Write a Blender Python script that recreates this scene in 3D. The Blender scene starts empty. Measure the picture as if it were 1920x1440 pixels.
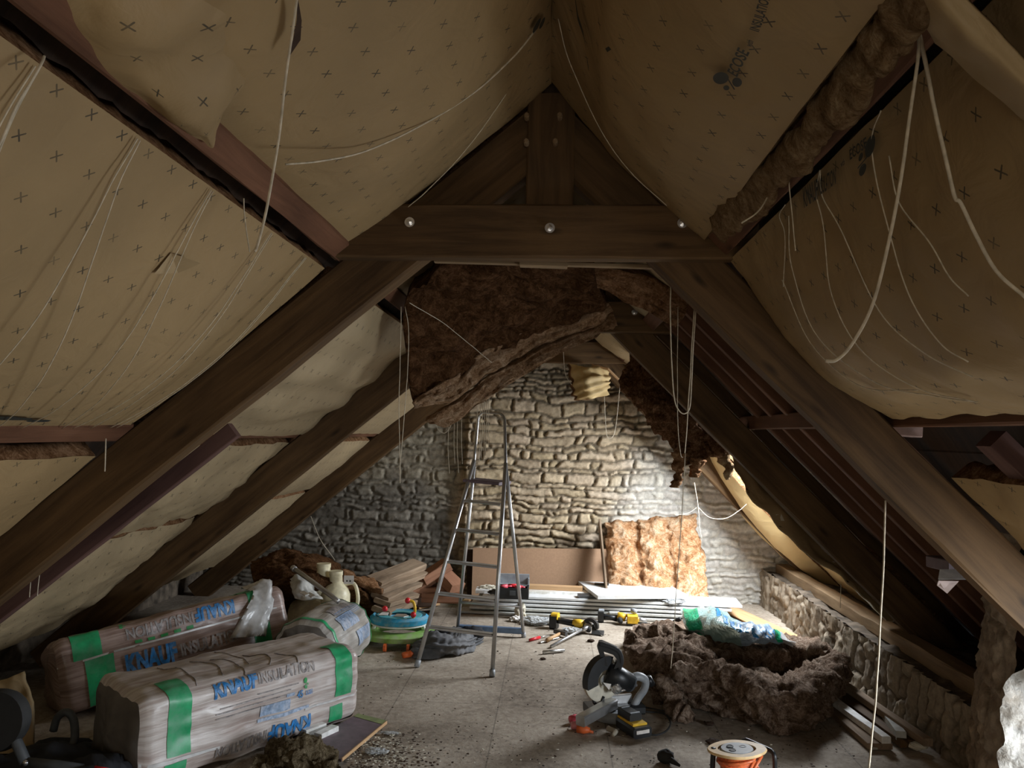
import bpy, bmesh, math, random
import numpy as np
from mathutils import Vector, Matrix, noise as mn
random.seed(7)
SC = bpy.context.scene
COL = SC.collection
PI = math.pi

# ------------------------------------------------------------------ camera
F_PX = 1440.0
CAM = np.array([0.0, 0.0, 1.6])
def _basis(vp=(1040, 812), roll=1.1):
    r = math.radians(roll)
    Y = np.array([(vp[0]-960)/F_PX, -(vp[1]-720)/F_PX, -1.0]); Y /= np.linalg.norm(Y)
    X = np.array([math.cos(r), -math.sin(r), 0.0]); X -= Y*X.dot(Y); X /= np.linalg.norm(X)
    return np.array([X, Y, np.cross(X, Y)])
BAS = _basis()
cd = bpy.data.cameras.new('camera'); cd.sensor_width = 36; cd.lens = 36*F_PX/1920
cd.clip_start = 0.02; cd.clip_end = 100
cam = bpy.data.objects.new('camera', cd); COL.objects.link(cam)
mw = Matrix.Identity(4)
for i in range(3):
    for j in range(3): mw[i][j] = BAS[i][j]
mw.translation = Vector(CAM)
cam.matrix_world = mw
SC.camera = cam

# ------------------------------------------------------------------ world, daylight, fill and exposure
SC.view_settings.view_transform = 'Standard'; SC.view_settings.look = 'None'
SC.view_settings.gamma = 1; SC.view_settings.exposure = 0.05
SC.view_settings.use_curve_mapping = False
SC.cycles.max_bounces = 7; SC.cycles.diffuse_bounces = 5; SC.cycles.glossy_bounces = 3
SC.cycles.transmission_bounces = 6; SC.cycles.transparent_max_bounces = 12
SC.cycles.caustics_reflective = False; SC.cycles.caustics_refractive = False
SC.cycles.sample_clamp_indirect = 4
wd = bpy.data.worlds.new('overcast_sky'); SC.world = wd; wd.use_nodes = True
wd.node_tree.nodes['Background'].inputs[0].default_value = (0.75, 0.87, 1.0, 1)
wd.node_tree.nodes['Background'].inputs[1].default_value = 1.2
def daylight(name, loc, direction, sx, sy, power, col=(0.86, 0.93, 1.0), spread=180):
    l = bpy.data.lights.new(name, 'AREA'); l.shape = 'RECTANGLE'; l.size = sx; l.size_y = sy
    l.energy = power; l.color = col; l.spread = math.radians(spread)
    o = bpy.data.objects.new(name, l); COL.objects.link(o); o.location = loc
    o.rotation_euler = Vector(direction).to_track_quat('-Z', 'Y').to_euler()
    return o
# added warm fill behind the photographer for the near surfaces; its window is assumed
daylight('fill_behind_camera', (0.1, -2.35, 1.35), (0, 1, 0.05), 1.5, 1.2, 22, (1.0, 0.86, 0.64))
# dormer opening in the right slope beside the stone pier
daylight('dormer_daylight', (2.55, 2.40, .58), (-1, 0.30, -0.28), 1.3, .55, 95)
# rooflight low in the right slope by the far gable
daylight('rooflight_daylight', (1.90, 6.45, 1.50), (-0.60, 0.16, -0.75), .95, .8, 135, (0.9, 0.95, 1.0))

# ------------------------------------------------------------------ pixel helpers (a pixel plus a distance gives a place)
def _ray(px, py): return BAS @ np.array([(px-960)/F_PX, -(py-720)/F_PX, -1.0])
def at(px, py, Y):
    d = _ray(px, py); return Vector(CAM + d*(Y/d[1]))
def atx(px, py, x):
    d = _ray(px, py); return Vector(CAM + d*(x/d[0]))
def atz(px, py, z=0.0):
    d = _ray(px, py); return Vector(CAM + d*((z-1.6)/d[2]))
def on_left(px, py, off=0.0):            # point of the left roof slope
    d = _ray(px, py); t = (2.27+.83*.82+off-1.6)/(d[2]-.83*d[0]); return Vector(CAM+d*t)
def on_right(px, py, off=0.0):
    d = _ray(px, py); t = (2.89+off-1.6)/(d[2]+1.0*d[0]); return Vector(CAM+d*t)
def zl(x): return 2.95+.83*x             # top line of the principal rafters
def zr(x): return 2.89-x
NL = Vector((.64, 0, -.77)); NR = Vector((-.707, 0, -.707))   # inward roof normals
RX, RZ = -.033, 2.923

# ------------------------------------------------------------------ object helpers
def prop(o, label=None, cat=None, group=None, kind=None):
    if label: o['label'] = label
    if cat: o['category'] = cat
    if group: o['group'] = group
    if kind: o['kind'] = kind
    return o
def thing(name, loc, label, cat, group=None, rz=0.0):
    o = bpy.data.objects.new(name, None); COL.objects.link(o)
    o.location = loc; o.rotation_euler = (0, 0, rz); o.empty_display_size = .05
    return prop(o, label, cat, group)
def mk(name, V, F, mat, parent=None, uv=None, smooth=True, col=None):
    """one mesh object in world coordinates (parent offsets are undone)"""
    me = bpy.data.meshes.new(name)
    me.from_pydata([tuple(v) for v in V], [], F)
    if uv is not None:
        ul = me.uv_layers.new(name='UVMap')
        li = np.empty(len(me.loops), dtype=np.int32); me.loops.foreach_get('vertex_index', li)
        ul.data.foreach_set('uv', np.asarray(uv, dtype=np.float32)[li].ravel())
    if col is not None:
        ca = me.color_attributes.new('tint', 'FLOAT_COLOR', 'POINT')
        ca.data.foreach_set('color', np.asarray(col, dtype=np.float32).ravel())
    if smooth: me.polygons.foreach_set('use_smooth', [True]*len(me.polygons))
    me.materials.append(mat); me.update()
    o = bpy.data.objects.new(name, me); COL.objects.link(o)
    if parent is not None:
        o.parent = parent
        root = parent
        while root.parent is not None: root = root.parent
        m = Matrix.Translation(root.location) @ root.rotation_euler.to_matrix().to_4x4()
        me.transform(m.inverted())
    return o
class MB:
    """collects shapes into one mesh"""
    def __init__(s): s.V = []; s.F = []; s.U = []
    def add(s, V, F, U=None):
        b = len(s.V); s.V += [Vector(v) for v in V]; s.F += [[i+b for i in f] for f in F]
        s.U += list(U) if U is not None else [(v[0]+v[2]*.3, v[1]+v[2]*.7) for v in V]
        return s
    def loft(s, rings, closed=True, caps=True, uv=None):
        n = len(rings[0]); V = []; F = []; U = []
        L = 0
        for i, r in enumerate(rings):
            if i: L += (Vector(r[0])-Vector(rings[i-1][0])).length
            P = 0
            for j, v in enumerate(r):
                if j: P += (Vector(v)-Vector(r[j-1])).length
                V.append(v); U.append((L, P))
        for i in range(len(rings)-1):
            for j in range(n if closed else n-1):
                k = (j+1) % n
                F.append([i*n+j, i*n+k, (i+1)*n+k, (i+1)*n+j])
        if caps and closed:
            F.append(list(range(n))[::-1]); F.append([(len(rings)-1)*n+j for j in range(n)])
        return s.add(V, F, U)
    def beam(s, p0, p1, w, h, up=(0, 0, 1), ch=.006, n=1, jit=0.0, seed=0):
        """timber of width w (across) and height h (along up)"""
        p0 = Vector(p0); p1 = Vector(p1); d = (p1-p0).normalized(); up = Vector(up)
        a = d.cross(up).normalized(); b = a.cross(d).normalized()
        hw, hh = w/2, h/2; c = min(ch, hw*.4, hh*.4)
        sec = [(-hw+c, -hh), (hw-c, -hh), (hw, -hh+c), (hw, hh-c), (hw-c, hh), (-hw+c, hh), (-hw, hh-c), (-hw, -hh+c)]
        rings = []
        for i in range(n+1):
            q = p0.lerp(p1, i/n); r = []
            for k, (x, y) in enumerate(sec):
                v = q+a*x+b*y
                if jit:
                    nn = mn.noise_vector(v*4+Vector((seed, 0, k//2)))
                    v = v+(a*nn.x+b*nn.y)*jit
                r.append(v)
            rings.append(r)
        return s.loft(rings)
    def box(s, c, size, rot=None, ch=.003):
        c = Vector(c); R = Matrix.Rotation(rot, 3, 'Z') if isinstance(rot, (int, float)) else (rot or Matrix.Identity(3))
        x = R @ Vector((size[0]/2, 0, 0))
        return s.beam(c-x, c+x, size[1], size[2], R @ Vector((0, 0, 1)), ch)
    def tube(s, pts, r, n=8, caps=True, flat=1.0):
        pts = [Vector(p) for p in pts]; rings = []
        t0 = (pts[1]-pts[0]).normalized()
        a = t0.orthogonal().normalized()
        for i, p in enumerate(pts):
            if i == 0: t = t0
            elif i == len(pts)-1: t = (pts[i]-pts[i-1]).normalized()
            else: t = ((pts[i+1]-pts[i]).normalized()+(pts[i]-pts[i-1]).normalized()).normalized()
            a = (a-t*a.dot(t)).normalized(); b = t.cross(a)
            rr = r[i] if isinstance(r, (list, tuple)) else r
            rings.append([p+(a*math.cos(2*PI*k/n)+b*math.sin(2*PI*k/n)*flat)*rr for k in range(n)])
        return s.loft(rings, caps=caps)
    def lathe(s, c, axis, prof, n=20, closed=False):
        """prof: (radius, distance along axis)"""
        c = Vector(c); ax = Vector(axis).normalized(); a = ax.orthogonal().normalized(); b = ax.cross(a)
        rings = [[c+ax*h+(a*math.cos(2*PI*k/n)+b*math.sin(2*PI*k/n))*max(r, 1e-4) for k in range(n)] for r, h in prof]
        if closed: rings.append(rings[0])
        return s.loft(rings, caps=not closed)
    def prism(s, poly, vec):
        """polygon (3-D points) pushed along vec"""
        poly = [Vector(p) for p in poly]; vec = Vector(vec); n = len(poly)
        V = poly+[p+vec for p in poly]
        F = [list(range(n))[::-1], list(range(n, 2*n))]+[[i, (i+1) % n, (i+1) % n+n, i+n] for i in range(n)]
        return s.add(V, F)
    def ball(s, c, r, nu=14, nv=9, scale=(1, 1, 1), R=None, f=None):
        c = Vector(c); R = R or Matrix.Identity(3); rings = []
        for i in range(nv+1):
            th = PI*i/nv; ring = []
            for k in range(nu):
                ph = 2*PI*k/nu
                d = Vector((math.sin(th)*math.cos(ph), math.sin(th)*math.sin(ph), math.cos(th)))
                if i in (0, nv): d = Vector((math.cos(ph)*1e-3, math.sin(ph)*1e-3, d.z))
                m = r*(f(d) if f else 1)
                ring.append(c+R @ Vector((d.x*scale[0]*m, d.y*scale[1]*m, d.z*scale[2]*m)))
            rings.append(ring)
        return s.loft(rings)
    def build(s, name, mat, parent=None, smooth=False, col=None):
        o = mk(name, s.V, s.F, mat, parent, s.U, smooth, col)
        bm = bmesh.new(); bm.from_mesh(o.data); bmesh.ops.recalc_face_normals(bm, faces=bm.faces); bm.to_mesh(o.data); bm.free()
        if smooth == 'auto':
            o.data.polygons.foreach_set('use_smooth', [True]*len(o.data.polygons))
            try: o.data.set_sharp_from_angle(angle=math.radians(38))
            except Exception: pass
        return o
def crom(P, t):
    """Catmull-Rom through list P at t in 0..1"""
    n = len(P)-1; x = min(max(t, 0), 1)*n; i = min(int(x), n-1); f = x-i
    p1, p2 = P[i], P[i+1]; p0 = P[i-1] if i > 0 else p1*2-p2; p3 = P[i+2] if i+2 <= n else p2*2-p1
    return ((p1*2)+(p2-p0)*f+(p0*2-p1*5+p2*4-p3)*f*f+(p1*3-p0-p2*3+p3)*f*f*f)*.5
def smooth_path(P, n):
    P = [Vector(p) for p in P]; return [crom(P, i/n) for i in range(n+1)]
def patch(rows):
    """surface function through a grid of control points"""
    rows = [[Vector(p) for p in r] for r in rows]
    def S(u, v): return crom([crom(r, u) for r in rows], v)
    return S
def grid(S, nu, nv, disp=None, wrap=False):
    """sample S(u,v) on a grid; disp(p,u,v) is a shift along the normal; gives V,F,UV(metres)"""
    P = [[S(i/nu, j/nv) for i in range(nu+1)] for j in range(nv+1)]
    if disp:
        Q = []
        for j in range(nv+1):
            row = []
            for i in range(nu+1):
                a = P[j][min(i+1, nu)]-P[j][max(i-1, 0)]; b = P[min(j+1, nv)][i]-P[max(j-1, 0)][i]
                nrm = a.cross(b)
                nrm = nrm.normalized() if nrm.length > 1e-12 else Vector((0, 0, 1))
                d = disp(P[j][i], i/nu, j/nv)
                row.append(P[j][i]+(d if isinstance(d, Vector) else nrm*d))
            Q.append(row)
        P = Q
    V = [p for r in P for p in r]; F = []
    for j in range(nv):
        for i in range(nu):
            a = j*(nu+1)+i; F.append([a, a+1, a+nu+2, a+nu+1])
    lu = sum((P[nv//2][i+1]-P[nv//2][i]).length for i in range(nu)); lv = sum((P[j+1][nu//2]-P[j][nu//2]).length for j in range(nv))
    U = [(i/nu*lu, j/nv*lv) for j in range(nv+1) for i in range(nu+1)]
    return V, F, U
def thick(V, F, U, nu, nv, vec):
    """close a grid into a slab; vec: Vector or fn(i)->Vector"""
    n = len(V); W = [v+(vec(k) if callable(vec) else vec) for k, v in enumerate(V)]
    F2 = [[i+n for i in f][::-1] for f in F]
    E = [i for i in range(nu+1)]+[j*(nu+1)+nu for j in range(1, nv+1)]+[nv*(nu+1)+i for i in range(nu-1, -1, -1)]+[j*(nu+1) for j in range(nv-1, 0, -1)]
    S = [[E[k], E[k]+n, E[(k+1) % len(E)]+n, E[(k+1) % len(E)]] for k in range(len(E))]
    return V+W, F+F2+S, U+U
def fbm(p, k, o=3): return mn.fractal(Vector(p)*k, .9, 2.1, o)
def ridge(p, k): return 1-abs(mn.noise(Vector(p)*k))*2
def cord(name, pts, r, label, group=None, n=40, mat=None, cat='string'):
    b = MB(); P = smooth_path(pts, n)
    P = [p+mn.noise_vector(p*9)*.0015 for p in P]
    b.tube(P, r, 6); o = b.build(name, mat or M['cord'], None, True)
    return prop(o, label, cat, group)
def text_on(txt, size, fmap, mat, name, parent, bold=.0, sx=1.0, maxe=.03, align='LEFT', label=None):
    """lettering laid on a surface; fmap(x,y) -> world point"""
    c = bpy.data.curves.new('t', 'FONT'); c.body = txt; c.size = size; c.offset = bold; c.resolution_u = 3
    c.align_x = align
    o = bpy.data.objects.new('t', c); COL.objects.link(o)
    dg = bpy.context.evaluated_depsgraph_get(); me = bpy.data.meshes.new_from_object(o.evaluated_get(dg))
    bpy.data.objects.remove(o); bpy.data.curves.remove(c)
    bm = bmesh.new(); bm.from_mesh(me); bpy.data.meshes.remove(me)
    bmesh.ops.triangulate(bm, faces=bm.faces)
    for _ in range(3):
        es = [e for e in bm.edges if e.calc_length() > maxe]
        if not es: break
        bmesh.ops.subdivide_edges(bm, edges=es, cuts=1); bmesh.ops.triangulate(bm, faces=bm.faces)
    V = [fmap(v.co.x*sx, v.co.y) for v in bm.verts]; F = [[v.index for v in f.verts] for f in bm.faces]
    bm.free()
    if not V: return None
    return mk(name, V, F, mat, parent, None, False)

# ------------------------------------------------------------------ materials
M = {}
def nodes(name):
    m = bpy.data.materials.new(name); m.use_nodes = True; nt = m.node_tree
    return m, nt, nt.nodes['Principled BSDF']
def nd(nt, typ, **kw):
    n = nt.nodes.new(typ)
    for k, v in kw.items():
        if k.startswith('i_'):
            n.inputs[k[2:].replace('_', ' ')].default_value = v
        else: setattr(n, k, v)
    return n
def lk(nt, a, b): nt.links.new(a, b)
def ramp(nt, fac, stops):
    r = nd(nt, 'ShaderNodeValToRGB'); e = r.color_ramp.elements
    while len(e) < len(stops): e.new(.5)
    for i, (p, c) in enumerate(stops): e[i].position = p; e[i].color = (*c, 1)
    lk(nt, fac, r.inputs[0]); return r.outputs[0]
def coords(nt, uv=False, scale=(1, 1, 1)):
    tc = nd(nt, 'ShaderNodeTexCoord'); mp = nd(nt, 'ShaderNodeMapping'); mp.inputs['Scale'].default_value = scale
    lk(nt, tc.outputs['UV' if uv else 'Object'], mp.inputs[0]); return mp.outputs[0]
def bump(nt, bs, h, s, d=.01):
    b = nd(nt, 'ShaderNodeBump'); b.inputs['Strength'].default_value = s; b.inputs['Distance'].default_value = d
    lk(nt, h, b.inputs['Height']); lk(nt, b.outputs[0], bs.inputs['Normal']); return b
def math_(nt, op, a, b=None):
    n = nd(nt, 'ShaderNodeMath', operation=op)
    for i, x in enumerate((a, b)):
        if x is None: continue
        if isinstance(x, (int, float)): n.inputs[i].default_value = x
        else: lk(nt, x, n.inputs[i])
    return n.outputs[0]
def simple(name, c, rough=.6, metal=0, var=.12, sc=25, bs=0.0, spec=None, uv=False, scale=(1, 1, 1), dirt=None, dsc=3):
    m, nt, b = nodes(name); v = coords(nt, uv, scale)
    n = nd(nt, 'ShaderNodeTexNoise', i_Scale=sc, i_Detail=4.0); lk(nt, v, n.inputs['Vector'])
    lo = tuple(x*(1-var*1.6) for x in c); hi = tuple(min(1, x*(1+var*1.6)) for x in c)
    col = ramp(nt, n.outputs['Fac'], [(.3, lo), (.7, hi)])
    if dirt:
        n2 = nd(nt, 'ShaderNodeTexNoise', i_Scale=dsc, i_Detail=6.0, i_Roughness=.7); lk(nt, v, n2.inputs['Vector'])
        f = ramp(nt, n2.outputs['Fac'], [(.45, (0, 0, 0)), (.65, (1, 1, 1))])
        mx = nd(nt, 'ShaderNodeMix', data_type='RGBA'); lk(nt, f, mx.inputs['Factor']); lk(nt, col, mx.inputs['A'])
        mx.inputs['B'].default_value = (*dirt, 1); col = mx.outputs['Result']
    lk(nt, col, b.inputs['Base Color']); b.inputs['Roughness'].default_value = rough; b.inputs['Metallic'].default_value = metal
    if spec is not None: b.inputs['Specular IOR Level'].default_value = spec
    if bs: bump(nt, b, n.outputs['Fac'], bs)
    M[name] = m; return m
def wood(name, c0, c1, knots=True, rough=.75, stretch=14, kc=None):
    m, nt, b = nodes(name); v = coords(nt, True, (1, stretch, 1))
    n = nd(nt, 'ShaderNodeTexNoise', i_Scale=1.6, i_Detail=8.0, i_Roughness=.65, i_Distortion=.6); lk(nt, v, n.inputs['Vector'])
    v2 = coords(nt, False)
    n2 = nd(nt, 'ShaderNodeTexNoise', i_Scale=2.2, i_Detail=5.0); lk(nt, v2, n2.inputs['Vector'])
    s = math_(nt, 'ADD', math_(nt, 'MULTIPLY', n.outputs['Fac'], .6), math_(nt, 'MULTIPLY', n2.outputs['Fac'], .4))
    col = ramp(nt, s, [(.36, c0), (.62, c1)])
    if knots:
        vk = coords(nt, True, (2.3, 7, 1)); vo = nd(nt, 'ShaderNodeTexVoronoi', i_Scale=1.0); lk(nt, vk, vo.inputs['Vector'])
        f = ramp(nt, vo.outputs['Distance'], [(.03, (1, 1, 1)), (.12, (0, 0, 0))])
        mx = nd(nt, 'ShaderNodeMix', data_type='RGBA'); lk(nt, math_(nt, 'MULTIPLY', f, .75), mx.inputs['Factor']); lk(nt, col, mx.inputs['A'])
        mx.inputs['B'].default_value = (*[x*.3 for x in c0], 1); col = mx.outputs['Result']
    lk(nt, col, b.inputs['Base Color']); b.inputs['Roughness'].default_value = rough; b.inputs['Specular IOR Level'].default_value = .25
    bump(nt, b, n.outputs['Fac'], .35, .006)
    M[name] = m; return m
def wool(name, c0, c1, c2, sc=1.0):
    m, nt, b = nodes(name); v = coords(nt)
    n = nd(nt, 'ShaderNodeTexNoise', i_Scale=7.0*sc, i_Detail=9.0, i_Roughness=.74, i_Distortion=1.8); lk(nt, v, n.inputs['Vector'])
    n2 = nd(nt, 'ShaderNodeTexNoise', i_Scale=26.0*sc, i_Detail=7.0, i_Roughness=.75, i_Distortion=2.6); lk(nt, v, n2.inputs['Vector'])
    s = math_(nt, 'ADD', math_(nt, 'MULTIPLY', n.outputs['Fac'], .55), math_(nt, 'MULTIPLY', n2.outputs['Fac'], .45))
    lk(nt, ramp(nt, s, [(.40, c0), (.49, c1), (.60, c2)]), b.inputs['Base Color'])
    b.inputs['Roughness'].default_value = 1; b.inputs['Specular IOR Level'].default_value = .05
    
    h = math_(nt, 'ADD', n.outputs['Fac'], math_(nt, 'MULTIPLY', n2.outputs['Fac'], .7))
    bump(nt, b, h, 1.0, .035)
    M[name] = m; return m
def paper(name, base, marks=True, seed=0.0, stain=(.30, .22, .12)):
    """kraft facing with a printed grid of small crosses (UV in metres)"""
    m, nt, b = nodes(name)
    tc = nd(nt, 'ShaderNodeTexCoord'); sp = nd(nt, 'ShaderNodeSeparateXYZ'); lk(nt, tc.outputs['UV'], sp.inputs[0])
    vo = coords(nt)
    n = nd(nt, 'ShaderNodeTexNoise', i_Scale=2.0, i_Detail=6.0, i_Roughness=.6); lk(nt, vo, n.inputs['Vector'])
    col = ramp(nt, n.outputs['Fac'], [(.3, tuple(x*.86 for x in base)), (.7, tuple(x*1.1 for x in base))])
    n3 = nd(nt, 'ShaderNodeTexNoise', i_Scale=5.0, i_Detail=8.0, i_Roughness=.75); lk(nt, vo, n3.inputs['Vector'])
    st = ramp(nt, n3.outputs['Fac'], [(.60, (0, 0, 0)), (.78, (1, 1, 1))])
    mx = nd(nt, 'ShaderNodeMix', data_type='RGBA'); lk(nt, math_(nt, 'MULTIPLY', st, .55), mx.inputs['Factor']); lk(nt, col, mx.inputs['A'])
    mx.inputs['B'].default_value = (*stain, 1); col = mx.outputs['Result']
    if marks:
        g = .105
        s = math_(nt, 'DIVIDE', sp.outputs['X'], g); t = math_(nt, 'DIVIDE', sp.outputs['Y'], g)
        a = math_(nt, 'ABSOLUTE', math_(nt, 'SUBTRACT', math_(nt, 'FRACT', math_(nt, 'ADD', s, .5+seed)), .5))
        c = math_(nt, 'ABSOLUTE', math_(nt, 'SUBTRACT', math_(nt, 'FRACT', math_(nt, 'ADD', t, .3)), .5))
        diag = math_(nt, 'LESS_THAN', math_(nt, 'ABSOLUTE', math_(nt, 'SUBTRACT', a, c)), .024)
        near = math_(nt, 'LESS_THAN', math_(nt, 'MAXIMUM', a, c), .10)
        n4 = nd(nt, 'ShaderNodeTexNoise', i_Scale=16.0); lk(nt, vo, n4.inputs['Vector'])
        k = math_(nt, 'MULTIPLY', math_(nt, 'MULTIPLY', diag, near), ramp(nt, n4.outputs['Fac'], [(.3, (.45,)*3), (.6, (.95,)*3)]))
        mx = nd(nt, 'ShaderNodeMix', data_type='RGBA'); lk(nt, k, mx.inputs['Factor']); lk(nt, col, mx.inputs['A'])
        mx.inputs['B'].default_value = (.05, .04, .025, 1); col = mx.outputs['Result']
    lk(nt, col, b.inputs['Base Color']); b.inputs['Roughness'].default_value = .62; b.inputs['Specular IOR Level'].default_value = .3
    n5 = nd(nt, 'ShaderNodeTexNoise', i_Scale=7.0, i_Detail=5.0, i_Distortion=1.2); lk(nt, vo, n5.inputs['Vector'])
    bump(nt, b, n5.outputs['Fac'], .35, .02)
    M[name] = m; return m
paper('paper', (.325, .222, .108)); paper('paper_bare', (.36, .26, .14), False); paper('paper_pale', (.385, .295, .175), True, .3)
paper('paper_grey', (.62, .58, .50), False, 0, (.4, .35, .28)); paper('paper_golden', (.55, .40, .19), False)
wood('timber', (.046, .024, .0095), (.130, .074, .031)); wood('timber_red', (.085, .036, .018), (.19, .088, .048), True)
wood('timber_pale', (.17, .11, .06), (.34, .24, .14)); wood('board_dark', (.018, .011, .007), (.060, .032, .018), False)
wood('timber_purple', (.08, .040, .034), (.14, .075, .062), False); wood('oak_old', (.12, .08, .05), (.34, .25, .17), False, .85)
wood('pine', (.42, .25, .12), (.62, .40, .22), False, .6); wood('brick_wood', (.16, .07, .04), (.34, .17, .10), False)
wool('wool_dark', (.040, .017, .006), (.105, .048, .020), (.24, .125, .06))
wool('wool_tan', (.13, .058, .024), (.30, .15, .070), (.58, .34, .19))
wool('wool_grey', (.08, .048, .032), (.26, .175, .122), (.60, .47, .37)); wool('wool_cut', (.20, .10, .045), (.52, .31, .17), (.85, .62, .42), 1.3); wool('wool_rust', (.05, .021, .009), (.17, .080, .038), (.42, .24, .14))
wool('wool_gold', (.34, .14, .055), (.66, .36, .18), (.92, .72, .50), .8)
wool('wool_edge', (.20, .115, .055), (.36, .23, .12), (.55, .40, .24), 1.6)
simple('cord', (.52, .45, .34), .7, var=.15, sc=60); simple('cord_dim', (.34, .28, .2), .8)
simple('steel', (.62, .62, .61), .32, .9, .06, 40); simple('steel_dark', (.10, .10, .10), .45, .6)
simple('aluminium', (.55, .55, .55), .38, .85, .10, 12); simple('zinc', (.75, .75, .78), .25, .9)
simple('black_plastic', (.012, .013, .014), .42, var=.2); simple('black_rubber', (.02, .02, .02), .8)
simple('grey_plastic', (.30, .32, .34), .45); simple('dark_grey', (.06, .065, .07), .6)
simple('yellow', (.78, .48, .03), .45); simple('red', (.60, .02, .03), .35); simple('pink_red', (.72, .10, .14), .4)
simple('pink', (.75, .28, .30), .5); simple('orange', (.80, .16, .04), .45); simple('orange_cable', (.70, .16, .05), .42, var=.2, sc=80)
simple('reel_cream', (.80, .56, .28), .45); simple('sky_blue', (.03, .36, .62), .4, dirt=(.25, .42, .48), dsc=12)
simple('lime', (.28, .50, .12), .45, dirt=(.38, .44, .26), dsc=8); simple('teal', (.10, .45, .52), .4)
simple('green', (.02, .36, .14), .4, dirt=(.10, .36, .2), dsc=9); simple('green_box', (.01, .34, .17), .5)
simple('cream_plastic', (.78, .72, .50), .42, dirt=(.55, .48, .32), dsc=5); simple('white', (.80, .80, .78), .5, dirt=(.6, .57, .5), dsc=6)
simple('white_board', (.80, .82, .83), .5, var=.03, dirt=(.68, .67, .64), dsc=3); simple('mdf', (.36, .22, .13), .8, var=.05, sc=60, dirt=(.33, .20, .12))
simple('grey_cloth', (.085, .088, .095), .8, bs=.3, dirt=(.16, .16, .165)); simple('black_cloth', (.012, .013, .018), .9)
simple('blue_ink', (.02, .19, .50), .45, var=.3, sc=50, dirt=(.12, .27, .48), dsc=22); simple('grey_ink', (.24, .22, .22), .5, var=.25, sc=50, dirt=(.42, .38, .36), dsc=25)
simple('pale_ink', (.30, .40, .56), .5, var=.25, sc=50, dirt=(.5, .52, .58), dsc=25); simple('print_black', (.025, .025, .02), .6)
simple('green_ink', (.03, .28, .08), .5); simple('putty', (.58, .54, .44), .7)
simple('purple_grey', (.15, .11, .13), .6); simple('label_white', (.75, .72, .68), .6); simple('card_grey', (.50, .50, .47), .7)
# ================================================================== THE SETTING
YB = 7.75                                    # far gable wall
# floor
def floor_mat():
    m, nt, b = nodes('floor_dust'); v = coords(nt)
    n = nd(nt, 'ShaderNodeTexNoise', i_Scale=1.1, i_Detail=7.0, i_Roughness=.65, i_Distortion=.5); lk(nt, v, n.inputs['Vector'])
    n2 = nd(nt, 'ShaderNodeTexNoise', i_Scale=26.0, i_Detail=6.0, i_Roughness=.75); lk(nt, v, n2.inputs['Vector'])
    s = math_(nt, 'ADD', math_(nt, 'MULTIPLY', n.outputs['Fac'], .6), math_(nt, 'MULTIPLY', n2.outputs['Fac'], .4))
    col = ramp(nt, s, [(.36, (.15, .115, .083)), (.50, (.345, .288, .225)), (.64, (.54, .47, .385))])
    vo = nd(nt, 'ShaderNodeTexVoronoi', i_Scale=30.0); lk(nt, v, vo.inputs['Vector'])
    n3 = nd(nt, 'ShaderNodeTexNoise', i_Scale=1.7, i_Detail=3.0); lk(nt, v, n3.inputs['Vector'])
    sp = math_(nt, 'MULTIPLY', math_(nt, 'LESS_THAN', vo.outputs['Distance'], .14), ramp(nt, n3.outputs['Fac'], [(.48, (0,)*3), (.6, (.85,)*3)]))
    mx = nd(nt, 'ShaderNodeMix', data_type='RGBA'); lk(nt, sp, mx.inputs['Factor']); lk(nt, col, mx.inputs['A'])
    mx.inputs['B'].default_value = (.07, .055, .045, 1); col = mx.outputs['Result']
    # joints between the boards under the dust
    sx = nd(nt, 'ShaderNodeSeparateXYZ'); lk(nt, v, sx.inputs[0])
    j1 = math_(nt, 'LESS_THAN', math_(nt, 'ABSOLUTE', math_(nt, 'SUBTRACT', math_(nt, 'FRACT', math_(nt, 'DIVIDE', sx.outputs['X'], .61)), .5)), .006)
    j2 = math_(nt, 'LESS_THAN', math_(nt, 'ABSOLUTE', math_(nt, 'SUBTRACT', math_(nt, 'FRACT', math_(nt, 'DIVIDE', sx.outputs['Y'], 1.85)), .5)), .002)
    j = math_(nt, 'MULTIPLY', math_(nt, 'MAXIMUM', j1, j2), .45)
    mx = nd(nt, 'ShaderNodeMix', data_type='RGBA'); lk(nt, j, mx.inputs['Factor']); lk(nt, col, mx.inputs['A'])
    mx.inputs['B'].default_value = (.08, .065, .05, 1)
    lk(nt, mx.outputs['Result'], b.inputs['Base Color']); b.inputs['Roughness'].default_value = .85
    bump(nt, b, s, .5, .02); M['floor'] = m
floor_mat()
V, F, U = grid(lambda u, v: Vector((-4.2+7.2*u, -2.6+10.6*v, 0)), 90, 130, lambda p, u, v: fbm(p, 1.4)*.004-.003)
prop(mk('floor', V, F, M['floor'], None, U), kind='structure')

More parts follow.
